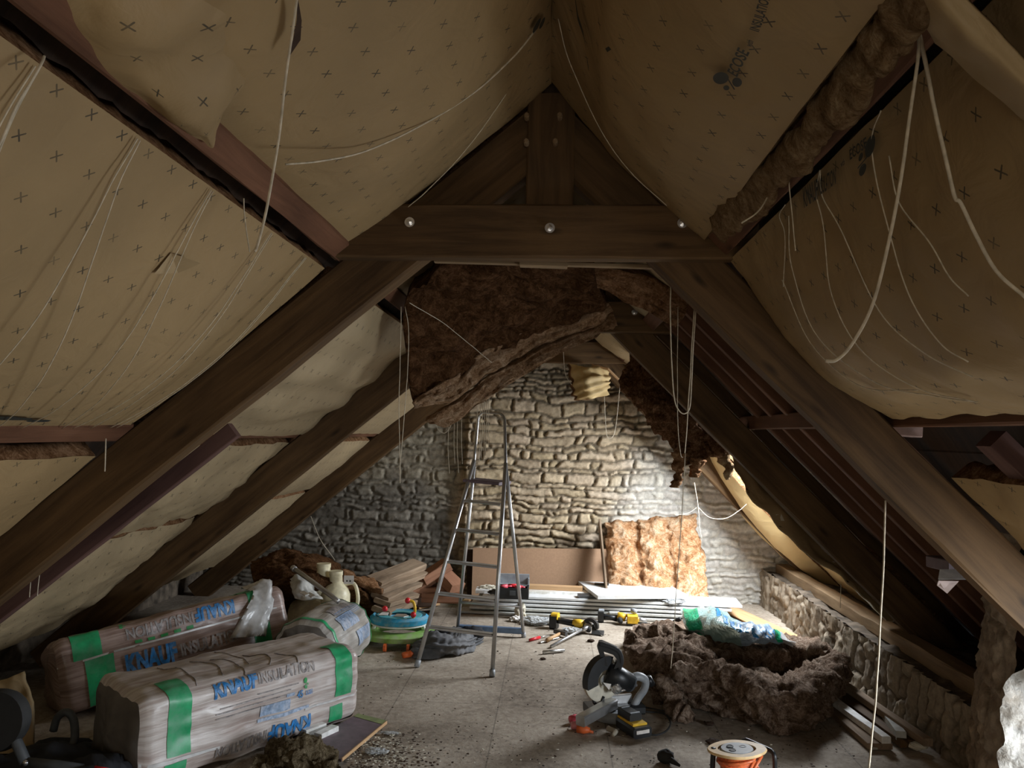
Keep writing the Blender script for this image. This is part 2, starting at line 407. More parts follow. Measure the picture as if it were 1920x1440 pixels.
# ------------------------------------------------------------------ rubble masonry as a height field
def vnoise(x, y, seed=0):
    xi = np.floor(x).astype(np.int64); yi = np.floor(y).astype(np.int64); xf = x-xi; yf = y-yi
    def h(a, b):
        n = (a*374761393+b*668265263+seed*2147001325) & 0x7fffffff
        n = ((n ^ (n >> 13))*1274126177) & 0x7fffffff
        return (n & 0xffff)/65535.0
    u = xf*xf*(3-2*xf); w = yf*yf*(3-2*yf)
    return (h(xi, yi)*(1-u)+h(xi+1, yi)*u)*(1-w)+(h(xi, yi+1)*(1-u)+h(xi+1, yi+1)*u)*w
def vfbm(x, y, seed=0, o=4):
    r = 0; a = .5
    for i in range(o): r = r+a*vnoise(x*2**i, y*2**i, seed+i); a *= .55
    return r
def stone_mat():
    m, nt, b = nodes('rubble_stone')
    at_ = nd(nt, 'ShaderNodeAttribute', attribute_name='tint'); v = coords(nt)
    n = nd(nt, 'ShaderNodeTexNoise', i_Scale=22.0, i_Detail=8.0, i_Roughness=.75); lk(nt, v, n.inputs['Vector'])
    mx = nd(nt, 'ShaderNodeMix', data_type='RGBA', blend_type='MULTIPLY'); mx.inputs['Factor'].default_value = 1
    lk(nt, at_.outputs['Color'], mx.inputs['A']); lk(nt, ramp(nt, n.outputs['Fac'], [(.3, (.62,)*3), (.7, (1.3,)*3)]), mx.inputs['B'])
    lk(nt, mx.outputs['Result'], b.inputs['Base Color']); b.inputs['Roughness'].default_value = .93
    b.inputs['Specular IOR Level'].default_value = .15
    bump(nt, b, n.outputs['Fac'], .6, .012); M['stone'] = m
stone_mat()
def masonry(name, P, nrm, x0, x1, z0, z1, step, rowh, lenr, tintf, gapf, depth=.035, seed=1, rough=.02, base=None):
    """P(x,z)->(X,Y,Z) arrays; nrm: outward normal; rows of stones of random length"""
    rng = np.random.RandomState(seed)
    nx = int((x1-x0)/step); nz = int((z1-z0)/step)
    X, Z = np.meshgrid(np.linspace(x0, x1, nx+1), np.linspace(z0, z1, nz+1))
    zz = Z+(vfbm(X*2.1, Z*2.5, seed)-.5)*.15+(vfbm(X*9, Z*9, seed+9)-.5)*.050
    xx = X+(vfbm(X*8+5, Z*12, seed+20)-.5)*.07
    zb = [z0-.3]
    while zb[-1] < z1+.3: zb.append(zb[-1]+rng.uniform(*rowh)*rng.choice([.7, 1, 1, 1.35]))
    zb = np.array(zb); row = np.clip(np.searchsorted(zb, zz)-1, 0, len(zb)-2)
    H = np.zeros_like(X); edge = np.full_like(X, 9.0); sid = np.zeros(X.shape, np.int64)
    for r in range(len(zb)-1):
        m = row == r
        if not m.any(): continue
        hrow = zb[r+1]-zb[r]
        xb = [x0-.5]
        while xb[-1] < x1+.5: xb.append(xb[-1]+rng.uniform(*lenr)*rng.choice([.45, .8, 1, 1.5])*(.6+hrow/np.mean(rowh)*.4))
        xb = np.array(xb); q = xx[m]+(zz[m]-zb[r])*((r % 3)-1)*.25; c = np.clip(np.searchsorted(xb, q)-1, 0, len(xb)-2)
        dx = np.minimum(q-xb[c], xb[c+1]-q); dz = np.minimum(zz[m]-zb[r], zb[r+1]-zz[m])
        # rounded corners
        k = .022; e = np.where((dx < k) & (dz < k), k-np.sqrt((k-dx)**2+(k-dz)**2), np.minimum(dx, dz))
        edge[m] = e; sid[m] = r*1000+c
    g = gapf(X, Z)                                   # 0 open joints .. 1 flush lime pointing
    h1 = ((sid*2654435761) & 0xffff)/65535.0; h2 = ((sid*40503+77) & 0xffff)/65535.0
    gap = .007+.006*vfbm(X*6, Z*6, seed+33)
    t = np.clip((edge-gap*.5)/.016, 0, 1); t = t*t*(3-2*t)
    H = depth*t*(1-.75*g)+t*(h1-.5)*.028*(1-.5*g)+(vfbm(X*10, Z*14, seed+40)-.5)*rough+t*(vfbm(X*26+h2*50, Z*34, seed+41)-.5)*rough*.8
    H = H+(vfbm(X*1.3, Z*1.3, seed+60)-.5)*.05
    if base is not None: H = H+base(X, Z)
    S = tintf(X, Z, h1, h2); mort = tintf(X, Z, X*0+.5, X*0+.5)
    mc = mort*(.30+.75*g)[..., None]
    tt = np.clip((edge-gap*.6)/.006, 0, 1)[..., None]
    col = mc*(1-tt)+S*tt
    px, py, pz = P(X, Z); V = np.stack([px+nrm[0]*H, py+nrm[1]*H, pz+nrm[2]*H], -1).reshape(-1, 3)
    idx = np.arange(V.shape[0]).reshape(X.shape)
    Fq = np.stack([idx[:-1, :-1], idx[:-1, 1:], idx[1:, 1:], idx[1:, :-1]], -1).reshape(-1, 4)
    c4 = np.concatenate([col.reshape(-1, 3), np.ones((V.shape[0], 1))], 1)
    return prop(mk(name, V.tolist(), Fq.tolist(), M['stone'], None, None, True, c4), kind='structure')
def sstep(x, a, b): t = np.clip((x-a)/(b-a), 0, 1); return t*t*(3-2*t)
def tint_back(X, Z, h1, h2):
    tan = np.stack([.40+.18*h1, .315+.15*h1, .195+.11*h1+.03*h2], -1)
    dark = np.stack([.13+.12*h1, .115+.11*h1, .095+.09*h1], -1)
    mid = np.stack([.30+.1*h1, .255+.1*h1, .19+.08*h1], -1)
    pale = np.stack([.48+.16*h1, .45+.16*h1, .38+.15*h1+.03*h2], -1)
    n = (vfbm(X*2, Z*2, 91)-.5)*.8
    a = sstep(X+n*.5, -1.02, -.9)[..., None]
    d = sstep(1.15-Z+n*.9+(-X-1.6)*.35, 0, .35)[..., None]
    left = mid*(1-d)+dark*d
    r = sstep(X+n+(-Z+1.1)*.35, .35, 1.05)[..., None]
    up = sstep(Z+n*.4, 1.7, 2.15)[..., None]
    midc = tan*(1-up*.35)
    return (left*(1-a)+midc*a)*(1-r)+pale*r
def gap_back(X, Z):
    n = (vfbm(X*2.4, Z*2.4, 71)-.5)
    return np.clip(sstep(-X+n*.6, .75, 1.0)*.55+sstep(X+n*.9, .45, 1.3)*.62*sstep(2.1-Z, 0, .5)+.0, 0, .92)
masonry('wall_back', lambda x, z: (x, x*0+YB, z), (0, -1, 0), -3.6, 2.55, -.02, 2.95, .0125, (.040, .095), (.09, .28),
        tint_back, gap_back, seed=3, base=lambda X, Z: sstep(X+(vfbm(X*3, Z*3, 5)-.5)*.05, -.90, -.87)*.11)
def tint_right(X, Z, h1, h2):
    return np.stack([.22+.13*h1, .18+.11*h1, .135+.08*h1], -1)
# low eaves wall on the right, its stones set on edge
masonry('wall_right', lambda z, y: (2.0+.09*np.clip(z, 0, 1), y, z), (-1, 0, .1), -.02, .33, 3.55, 7.8, .014, (.09, .16), (.12, .3),
        lambda z, y, a, b: tint_right(y, z, a, b), lambda z, y: y*0+.5+.3*sstep(y, 5.5, 7), seed=12, depth=.04, rough=.035)
V, F, U = grid(lambda u, v: Vector((2.05+.75*u, 3.6+4.2*v, .305)), 16, 80, lambda p, u, v: fbm(p, 5)*.03)
prop(mk('wall_right_top', V, F, M['mdf'] if False else simple('rubble_fill', (.12, .095, .07), .95, var=.4, sc=14, bs=.8), None, U), kind='structure')
# stone pier beside the dormer: rough sides, rendered reveal
def pier_tint(X, Z, h1, h2): return np.stack([.27+.10*h1, .215+.08*h1, .16+.06*h1], -1)
def pier():
    # path of the pier's face in plan: from the eaves wall towards the camera, then round into the reveal
    pts = [(2.12, 3.98), (2.0, 3.84), (1.92, 3.64), (1.85, 3.44), (1.83, 3.28)]
    d = [0]
    for a, b in zip(pts, pts[1:]): d.append(d[-1]+math.dist(a, b))
    d = np.array(d); px = np.array([p[0] for p in pts]); py = np.array([p[1] for p in pts])
    masonry('wall_pier', lambda s, z: (np.interp(s, d, px)+.10*np.clip(z-.25, 0, 1)**1*1.0, np.interp(s, d, py), z), (-.9, -.45, 0), 0, d[-1], -.02, 1.25, .014,
            (.14, .24), (.16, .34), pier_tint, lambda s, z: s*0+.7, seed=31, depth=.035, rough=.06)
pier()
simple('render_white', (.42, .405, .375), .95, bs=1.0, sc=45, var=.16, dirt=(.27, .24, .20), dsc=9)
V, F, U = grid(lambda u, v: Vector((1.765+.10*float(sstep(v*1.32, .66, .74))+.10*max(v*1.32-.74, 0)+u*1.0, 3.20-.03*u, -.02+1.32*v)), 60, 60,
               lambda p, u, v: fbm(p, 17, 4)*.034+fbm(p, 4)*.02+(.03*min(1, u*12))+.03*mn.noise(p*6)*max(0, 1-u*8))
prop(mk('wall_dormer_reveal', V, F, M['render_white'], None, U), kind='structure')
# wall behind the photographer with an assumed window opening, low wall on the near right, floor edge on the left
b = MB()
b.box((-2.6, -2.45, 1.4), (3.6, .2, 3.4)); b.box((2.3, -2.45, 1.4), (2.8, .2, 3.4)); b.box((.1, -2.45, .3), (1.9, .2, 1.1)); b.box((.1, -2.45, 2.6), (1.9, .2, 1.2))
prop(b.build('wall_front', simple('plaster_old', (.34, .30, .24), .9, bs=.5)), kind='structure')
b = MB(); b.box((2.35, -.5, .35), (.5, 3.8, .9)); b.box((2.45, 2.35, .08), (.7, 1.9, .2))
prop(b.build('wall_right_near', M['plaster_old']), kind='structure')
b = MB(); b.box((-3.75, 2.7, .1), (.4, 10.4, .5))
prop(b.build('wall_left', M['rubble_fill']), kind='structure')

# ------------------------------------------------------------------ roof covering: boards with open daylight holes on the right slope
def slope_piece(bd, side, xa, xb, ya, yb, off=.24, th=.03):
    z = (lambda x: zl(x)+off) if side < 0 else (lambda x: zr(x)+off)
    up = Vector((0, 0, th))
    p = [Vector((xa, ya, z(xa))), Vector((xb, ya, z(xb))), Vector((xb, yb, z(xb))), Vector((xa, yb, z(xa)))]
    bd.prism(p, up)
b = MB(); x = RX
k = 0
while x > -4.1:
    slope_piece(b, -1, x, x-.112, -2.6, 7.95, .24+(.004 if k % 2 else 0)); x -= .115; k += 1
prop(b.build('ceiling_left', M['board_dark']), kind='structure')
b = MB(); x = RX; k = 0
while x < 3.4:
    xa, xb = x, x+.112; o = .24+(.004 if k % 2 else 0); segs = [(-2.6, 7.95)]
    if x > 2.08: segs = [(-2.6, 1.5), (3.3, 7.95)]
    if 1.20 < x < 1.98: segs = [(-2.6, 5.85), (7.0, 7.95)]
    for ya, yb in segs: slope_piece(b, 1, xa, xb, ya, yb, o)
    x += .115; k += 1
prop(b.build('ceiling_right', M['board_dark']), kind='structure')
# dormer cheeks and head
b = MB(); b.box((2.85, 1.42, .7), (1.5, .06, 1.2)); b.box((2.9, 2.4, 1.22), (1.5, 2.0, .06))
prop(b.build('wall_dormer', M['plaster_old']), kind='structure')

# ================================================================== ROOF FRAME
def truss(Y, label, bolts, seed, ridge_top=True):
    r = thing('roof_truss', (RX, Y+.05, 2.3), label, 'roof truss', 'roof trusses along the attic')
    th = .10; yc = Y+.05
    def lft(x): return Vector((x, yc, zl(x)))
    def rgt(x): return Vector((x, yc, zr(x)))
    dl = Vector((-.77, 0, -.64)); dr = Vector((.707, 0, -.707))
    b = MB(); a = Vector((RX-.06, yc, zl(RX-.06)))+NL*.10; e = Vector((-3.45, yc, zl(-3.45)))+NL*.10
    b.beam(e, a, th, .20, -NL, .008, 12, .008, seed); b.build('rafter', M['timber'], r)
    b = MB(); a = Vector((RX+.06, yc, zr(RX+.06)))+NR*.095; e = Vector((2.62, yc, zr(2.62)))+NR*.095
    b.beam(a, e, th, .19, -NR, .008, 12, .008, seed+3); b.build('rafter', M['timber'], r)
    b = MB(); b.beam((-.86, Y-.03, 2.355), (.74, Y-.03, 2.355), .07, .205, (0, 0, 1), .007, 8, .005, seed+5)
    cb = b.build('collar_beam', M['timber'], r)
    b = MB(); b.beam((RX, yc-.025, 2.44), (RX, yc-.025, 2.90), .11, .18, (1, 0, 0), .006, 4, .004, seed+7); b.build('king_post', M['timber'], r)
    for x in bolts:
        bb = MB(); c = Vector((x, Y-.065, 2.365 if abs(x) < .3 else 2.385))
        bb.lathe(c, (0, -1, 0), [(.019, 0), (.019, .004), (.010, .004), (.010, .010), (.0, .010)], 16)
        bb.lathe(c+Vector((0, -.008, 0)), (0, -1, 0), [(.0105, 0), (.0105, .008), (.004, .010)], 6)
        bb.build('bolt', M['zinc'], r)
    if bolts:
        b = MB()
        for x in (-.13, -.055, .055-.04): pass
    return r
t1 = truss(2.90, 'nearest timber roof truss with three bolt washers along its collar beam', (-.56, -.03, .46), 1)
# pegs in the near king post
for x, z in ((-.105, 2.80), (.02, 2.80), (-.105, 2.70), (.005, 2.70)):
    b = MB(); b.lathe((x-.02, 2.86, z), (0, -1, 0), [(.011, -.01), (.011, .022), (.007, .03), (0, .03)], 8); b.build('peg', M['timber_pale'], t1)
truss(5.0, 'middle timber roof truss behind the hanging wool slab', (-.42, .50), 21)
truss(7.2, 'farthest timber roof truss standing close to the stone gable', (-.4, .56), 41)

def purlin(x, z, side, ya, yb, w, h, label, mat='timber_red', seed=0):
    n = NL if side < 0 else NR
    b = MB(); b.beam((x, ya, z), (x, yb, z), w, h, n, .006, 26, .007, seed)
    o = b.build('purlin', M[mat]); return prop(o, label, 'roof beam')
up = (zl(-.845)+.055)
purlin(-.850, up+.01, -1, -2.35, 7.70, .085, .10, 'upper purlin on the left slope, red brown, dark gap beneath it', seed=2)
purlin(.625, zr(.625)+.075, 1, -2.35, 7.70, .10, .11, 'upper purlin on the right slope, red brown under the torn wool edge', seed=5)
purlin(-1.70, zl(-1.70)+.065, -1, -2.35, 7.70, .10, .10, 'lower purlin on the left slope, at eye height', seed=9)
b = MB(); b.beam((1.29, -2.35, 1.69), (1.29, 7.70, 1.69), .09, .085, (0, 0, 1), .006, 26, .006, 12)
prop(b.build('purlin', M['timber_red']), 'lower purlin on the right slope with the black gap under it', 'roof beam')
purlin(-2.33, zl(-2.33)+.07, -1, -2.35, 7.70, .09, .09, 'lowest purlin on the left slope above the packed rolls', 'timber', 15)
b = MB(); b.beam((RX, -2.35, RZ+.10), (RX, 7.7, RZ+.10), .07, .13, (0, 0, 1), .006, 20, .006, 3)
prop(b.build('ridge_beam', M['timber']), 'ridge beam at the top of the roof', 'roof beam')
b = MB(); b.beam((2.20, 3.9, .345), (2.20, 7.6, .345), .12, .09, (0, 0, 1), .008, 18, .010, 8)
prop(b.build('wall_plate', M['timber_pale']), 'pale wall plate lying on the low stone wall at right', 'roof beam')
# common rafters and battens of the bare bays
def crafter(side, Y, xa, xb, w, h, off, label, mat, seed, name='common_rafter', grp=None):
    z = zl if side < 0 else zr; n = NL if side < 0 else NR
    b = MB(); b.beam(Vector((xa, Y, z(xa)+off)), Vector((xb, Y, z(xb)+off)), w, h, n, .004, 8, .004, seed)
    return prop(b.build(name, M[mat]), label, 'rafter', grp)
b = MB(); b.beam(at(440, 806, 3.42), at(-60, 1195, 3.42), .05, .075, NL, .004, 8, .004, 1); prop(b.build('common_rafter', M['timber_purple']), 'purple brown common rafter showing behind the nearest truss at left', 'rafter')
crafter(1, 2.52, 1.38, 2.3, .09, .07, .10, 'purple brown common rafter at the right edge below the black gap', 'timber_purple', 2)
for i, Y in enumerate((3.35, 3.62, 3.90, 4.20, 4.52, 4.80)):
    crafter(1, Y, .70, 1.80 if Y < 4.0 else 2.75, .055, .08, .13, 'red brown common rafter in the bare right bay between near and middle trusses', 'timber_red', 30+i, grp='common rafters in the bare right bay')
for i, Y in enumerate((5.3, 5.45, 6.98, 7.35)):
    crafter(1, Y, .70, 2.75, .055, .08, .13, 'dark common rafter in the right bay beyond the middle truss', 'timber', 40+i, grp='common rafters beyond the middle truss')
# ================================================================== INSULATION BATTS
def wrk(p, a=.006, k=7): return fbm(p, k, 3)*a
def batt(name, S, nu, nv, label, cat='insulation batt', group=None, mat='paper', dirn=None, th=.09, wr=.006, wk=7, core='wool_tan', disp=None, edge_fluff=.012):
    """paper faced batt: facing sheet and the wool behind it"""
    t = thing(name, S(.5, .5), label, cat, group)
    f = disp or (lambda p, u, v: wrk(p, wr, wk))
    V, F, U = grid(S, nu, nv, f)
    c = V[len(V)//2+nu//2]
    mk('paper_facing', V, F, M[mat], t, U)
    n = dirn
    # wool: slab behind the facing
    W = [v+n*.004 for v in V]
    V2, F2, U2 = thick(W, F, U, nu, nv, lambda k: n*(th*(.85+.3*mn.noise(W[k]*6)))+mn.noise_vector(W[k]*22)*edge_fluff)
    mk('wool_core', V2, F2, M[core], t, U2)
    return t
def slope_surf(side, Y0, Y1, x0, x1, sag, off=0.0, peak=.5, w0=.0, droop=0.0, endp=.25):
    z = zl if side < 0 else zr; n = NL if side < 0 else NR
    def S(u, v):
        x = x0+(x1-x0)*v; Y = Y0+(Y1-Y0)*u
        vv = v**(math.log(.5)/math.log(peak))
        s = sag*math.sin(PI*vv)**.8*(endp+(1-endp)*min(1, math.sin(PI*min(max(u, .0), 1))*1.6))
        return Vector((x, Y, z(x)+off))+n*s+Vector((0, 0, -droop*v))
    return S
OUT_L = -NL; OUT_R = -NR
SA = slope_surf(-1, .15, 2.88, -.895, -1.66, .075, .01, .55)
batt('insulation_batt', SA, 60, 30, 'large left batt laced with cords between the upper and lower purlins, nearest bay', dirn=OUT_L, wr=.003, wk=3)
def SB(u, v):
    p = slope_surf(-1, -.2, 2.88, RX-.0, -.80, .12, .02, .5, endp=.12)(u, v)
    return p
batt('insulation_batt', SB, 60, 30, 'upper left batt bulging down between the ridge and the upper purlin, nearest bay', dirn=OUT_L, wr=.006, wk=3)
batt('insulation_batt', slope_surf(-1, .15, 2.87, -1.76, -2.60, .05, -.01, .5), 40, 20, 'lower left batt under the eye height purlin in the nearest bay', dirn=OUT_L)
# loose folded flap hanging over the upper left batt
def SF(u, v):
    L = [[on_left(60, -40, .0), on_left(250, -60, -.05), on_left(420, -60, -.05), on_left(480, -30, -.02)],
         [on_left(110, 40, .03), on_left(250, 60, -.06), on_left(400, 60, -.07), on_left(487, 60, -.03)],
         [on_left(190, 130, .02), on_left(280, 150, -.06), on_left(390, 150, -.08), on_left(470, 130, -.04)],
         [on_left(300, 205, .0), on_left(340, 225, -.06), on_left(390, 245, -.07), on_left(415, 205, -.04)],
         [on_left(368, 262, -.02), on_left(384, 275, -.03), on_left(398, 278, -.03), on_left(402, 262, -.03)]]
    return patch(L)(u, v)
batt('insulation_flap', SF, 40, 36, 'sagging loose flap of facing near the top left corner with curled edges', dirn=OUT_L, th=.03, edge_fluff=.003, wr=.014, wk=6, disp=lambda p, u, v: wrk(p, .012, 6)+.012*math.sin(v*14+u*3)*u*(1-u)*3)
# bays 2-4 left
batt('insulation_batt', slope_surf(-1, 3.02, 4.98, RX-.03, -.80, .05, .02, .5), 24, 16, 'upper left batt behind the near collar beam', dirn=OUT_L, mat='paper_pale')
batt('insulation_batt', slope_surf(-1, 3.02, 4.98, -.885, -1.66, .07, -.01, .5), 36, 24, 'creased left batt between near and middle trusses, plastic patch shining', dirn=OUT_L, mat='paper_pale', disp=lambda p, u, v: wrk(p, .006, 6)+.012*math.sin(v*22+2*u+3*mn.noise(p*2)))
batt('insulation_batt', slope_surf(-1, 3.5, 4.98, -1.74, -2.30, .05, -.01, .5, droop=.02), 30, 18, 'crumpled left batt with flower print under the lower purlin', dirn=OUT_L, mat='paper_pale', wr=.020, wk=5, disp=lambda p, u, v: wrk(p, .022, 4)+max(0, ridge(p, 5))*.022)
batt('insulation_batt', slope_surf(-1, 3.02, 4.98, -2.34, -3.15, .06, -.02, .45, droop=.02), 30, 20, 'lowest left batt sagging behind the packed rolls', dirn=OUT_L, mat='paper_pale', wr=.020, wk=5, disp=lambda p, u, v: wrk(p, .022, 4)+max(0, ridge(p, 5))*.022)
batt('insulation_batt', slope_surf(-1, .2, 2.86, -2.62, -3.25, .14, -.02, .45), 30, 16, 'lowest left batt at the bottom left corner', dirn=OUT_L, mat='paper_pale', disp=lambda p, u, v: wrk(p, .022, 4)+max(0, ridge(p, 5))*.022)
batt('insulation_batt', slope_surf(-1, 5.12, 7.18, RX-.03, -.80, .05, .02, .5), 20, 12, 'upper left batt beyond the middle truss', dirn=OUT_L, mat='paper_pale')
batt('insulation_batt', slope_surf(-1, 5.12, 7.18, -.885, -1.66, .05, -.01, .5), 24, 16, 'left batt between the middle and far trusses, upper row', dirn=OUT_L, mat='paper_pale')
batt('insulation_batt', slope_surf(-1, 5.12, 7.18, -1.74, -2.30, .05, -.01, .5), 24, 16, 'left batt between the middle and far trusses, lower row', dirn=OUT_L, mat='paper_pale', wr=.008)
batt('insulation_batt', slope_surf(-1, 5.12, 7.18, -2.34, -3.2, .05, -.01, .5), 24, 16, 'left batt between the middle and far trusses, lowest row', dirn=OUT_L, mat='paper_pale', wr=.012)
batt('insulation_batt', slope_surf(-1, 7.32, 7.66, -.9, -3.3, .05, .02, .5), 10, 40, 'narrow left batt against the stone gable', dirn=OUT_L, mat='paper_pale', wr=.012)
# right side
L = [[on_right(1695, -60, -.12), on_right(1740, -50, -.13), on_right(1790, -10, -.12), on_right(1860, 60, -.11), on_right(1940, 145, -.10)],
     [on_right(1715, 0, -.12), on_right(1765, 30, -.14), on_right(1820, 80, -.14), on_right(1880, 130, -.13), on_right(1940, 190, -.12)],
     [on_right(1752, 82, -.05), on_right(1785, 110, -.06), on_right(1830, 150, -.07), on_right(1885, 200, -.09), on_right(1940, 250, -.10)]]
batt('insulation_flap', patch(L), 24, 16, 'tan flap of facing lapping over the right purlin in the upper right corner', dirn=OUT_R, th=.006, wr=.01, edge_fluff=.001, mat='paper_bare', core='paper_bare')
def SC_(u, v):
    # u along the ridge (near..far), v from the ridge down; free lower edge curls inwards
    v = max(v, 0); Y = -.2+3.06*u; x = RX+.0+(.57-RX)*v
    sag = .04+.10*math.sin(PI*v**1.1)*(.10+.90*min(1, math.sin(PI*u)*1.3))+.06*v*(math.sin(PI*u))
    sag *= min(1, .15+v*2.0)
    return Vector((x, Y, zr(x)+.03))+NR*sag
tC = batt('insulation_batt', SC_, 60, 36, 'upper right batt with printed lettering hanging from the ridge, wool edge bare', dirn=OUT_R, wr=.011, wk=4, th=.10, core='wool_edge', edge_fluff=.03)
def SD(u, v):
    v = max(v, 0); Y = .35+2.53*u; x = .645+(1.23-.645)*v
    sag = .155*math.sin(PI*v**1.25)**.85*(.45+.55*min(1, math.sin(PI*u)*1.6))
    return Vector((x, Y, zr(x)+.015))+NR*sag
def dD(p, u, v): return wrk(p, .010, 5)+.007*math.sin(u*60+8*mn.noise(p*3))*max(0, v-.35)
tD = batt('insulation_batt', SD, 80, 40, 'lower right batt laced with cords and printed with lettering, nearest bay', dirn=OUT_R, disp=dD, th=.09, core='wool_edge')
batt('insulation_batt', slope_surf(1, 1.5, 2.90, 1.45, 2.05, .03, .03, .5), 30, 24, 'small creased batt at the right edge below the black gap', dirn=OUT_R, wr=.016, wk=5)
# bay 2 right: narrow strip behind the near truss, upper batt near the ridge
batt('insulation_batt', slope_surf(1, 3.03, 3.33, .70, 1.27, .125, .0, .58, endp=.75), 12, 26, 'narrow bulging strip of batt behind the near truss at right', dirn=OUT_R, wr=.006, core='wool_edge')
batt('insulation_batt', slope_surf(1, 3.03, 4.9, RX+.03, .60, .06, .02, .5), 24, 14, 'upper right batt behind the near collar beam', dirn=OUT_R, mat='paper_pale', wr=.01)
batt('insulation_batt', slope_surf(1, 5.12, 7.15, RX+.03, .66, .10, .02, .6), 24, 14, 'upper right batt between the middle and far trusses', dirn=OUT_R, mat='paper_pale', wr=.01)
batt('insulation_batt', slope_surf(1, 6.97, 7.60, 1.42, 2.75, .17, -.03, .5), 16, 24, 'pale batt at the far right eaves beside the stone gable', dirn=OUT_R, mat='paper_golden', wr=.01)
# torn sheet hanging along the middle truss on the right
L = [[at(1372, 842, 5.15), at(1400, 850, 5.35), at(1432, 872, 5.5)],
     [at(1386, 890, 5.15), at(1432, 905, 5.4), at(1478, 920, 5.5)],
     [at(1425, 950, 5.15), at(1490, 960, 5.4), at(1535, 975, 5.4)],
     [at(1495, 1020, 5.15), at(1550, 1030, 5.35), at(1590, 1040, 5.3)],
     [at(1590, 1105, 5.12), at(1630, 1110, 5.3), at(1665, 1110, 5.2)],
     [at(1655, 1160, 5.12), at(1700, 1165, 5.2), at(1740, 1170, 5.12)]]
batt('torn_facing_sheet', patch(L), 16, 60, 'long torn pale sheet sagging under the middle truss at right', 'insulation batt', None, 'paper_grey',
     Vector((.5, .3, .6)), .008, disp=lambda p, u, v: wrk(p, .03, 5)+.012*math.sin(u*14+v*5), core='paper_bare', edge_fluff=.002)

batt('insulation_batt', slope_surf(1, 5.14, 6.92, 2.02, 2.78, .06, -.04, .5), 20, 16, 'batt closing the right eaves beyond the middle truss', dirn=OUT_R, mat='paper_golden', wr=.01)
# bare torn wool along the free edge of the upper right batt
P = [on_right(1745, -60, -.10), on_right(1690, 30, -.10), on_right(1635, 115, -.10), on_right(1565, 205, -.09), on_right(1490, 290, -.09), on_right(1415, 365, -.07), on_right(1345, 425, -.06)]
Q = smooth_path(P, 150)
b = MB(); rings = []
for i, p in enumerate(Q):
    wdt = .034+.014*mn.noise(p*4)+(.014*sstep(i, 115, 140) if i < 151 else 0)
    ring = []
    for k in range(22):
        a = 2*PI*k/22; ca, sa = math.cos(a), math.sin(a)
        loc = Vector((ca*wdt*1.25, 0, sa*.020)); d = Matrix.Rotation(math.radians(62), 3, 'Y') @ loc
        q = p+d; e = Vector((q.x*6, i*.045, q.z*6))
        ring.append(q+d.normalized()*(mn.noise(e*2.2)*.014+mn.noise(q*40)*.008+mn.noise(q*16)*.010))
    rings.append(ring)
b.loft(rings)
o = b.build('torn_wool_edge', M['wool_edge'], tC, True)
# ================================================================== HANGING WOOL
def wool_slab(name, rows, nu, nv, vec, label, mats=('wool_rust', 'wool_tan'), amp=.02, k=7, strat=0.0, cat='insulation wool', group=None, fl=.012):
    S = patch(rows)
    def disp(p, u, v):
        d = fbm(p, k, 4)*amp+ridge(p, k*2.3)*amp*.35
        if strat: d += strat*math.sin(v*60+6*mn.noise(p*5))
        return d
    V, F, U = grid(S, nu, nv, disp)
    vec = Vector(vec)
    V2, F2, U2 = thick(V, F, U, nu, nv, lambda q: vec*(.85+.4*mn.noise(V[q]*5))+mn.noise_vector(V[q]*18)*fl)
    o = mk(name, V2, F2, M[mats[0]], None, U2); 
    return prop(o, label, cat, group), S
# the large folded slab sagging out of the roof between the near and middle trusses
big = thing('hanging_wool_slab', at(960, 640, 4.3), 'huge brown slab of mineral wool sagging from the ridge in front of the middle truss', 'insulation wool')
top = [[at(848, 488, 3.45), at(900, 470, 3.4), at(980, 470, 3.35), at(1110, 480, 3.4)],
       [at(760, 568, 3.75), at(850, 550, 3.75), at(990, 545, 3.7), at(1118, 535, 3.75)],
       [at(764, 680, 4.05), at(860, 650, 4.1), at(1000, 595, 4.1), at(1125, 552, 4.1)],
       [at(776, 765, 4.24), at(868, 715, 4.34), at(990, 640, 4.40), at(1136, 575, 4.40)]]
def dsl(p, u, v): return fbm(p, 4, 5)*.075+ridge(p, 11)*.020+mn.noise(p*30)*.006
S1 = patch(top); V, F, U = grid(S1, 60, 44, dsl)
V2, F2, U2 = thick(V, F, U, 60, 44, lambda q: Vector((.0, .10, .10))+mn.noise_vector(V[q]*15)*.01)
mk('wool_underside', V2, F2, M['wool_dark'], big, U2)
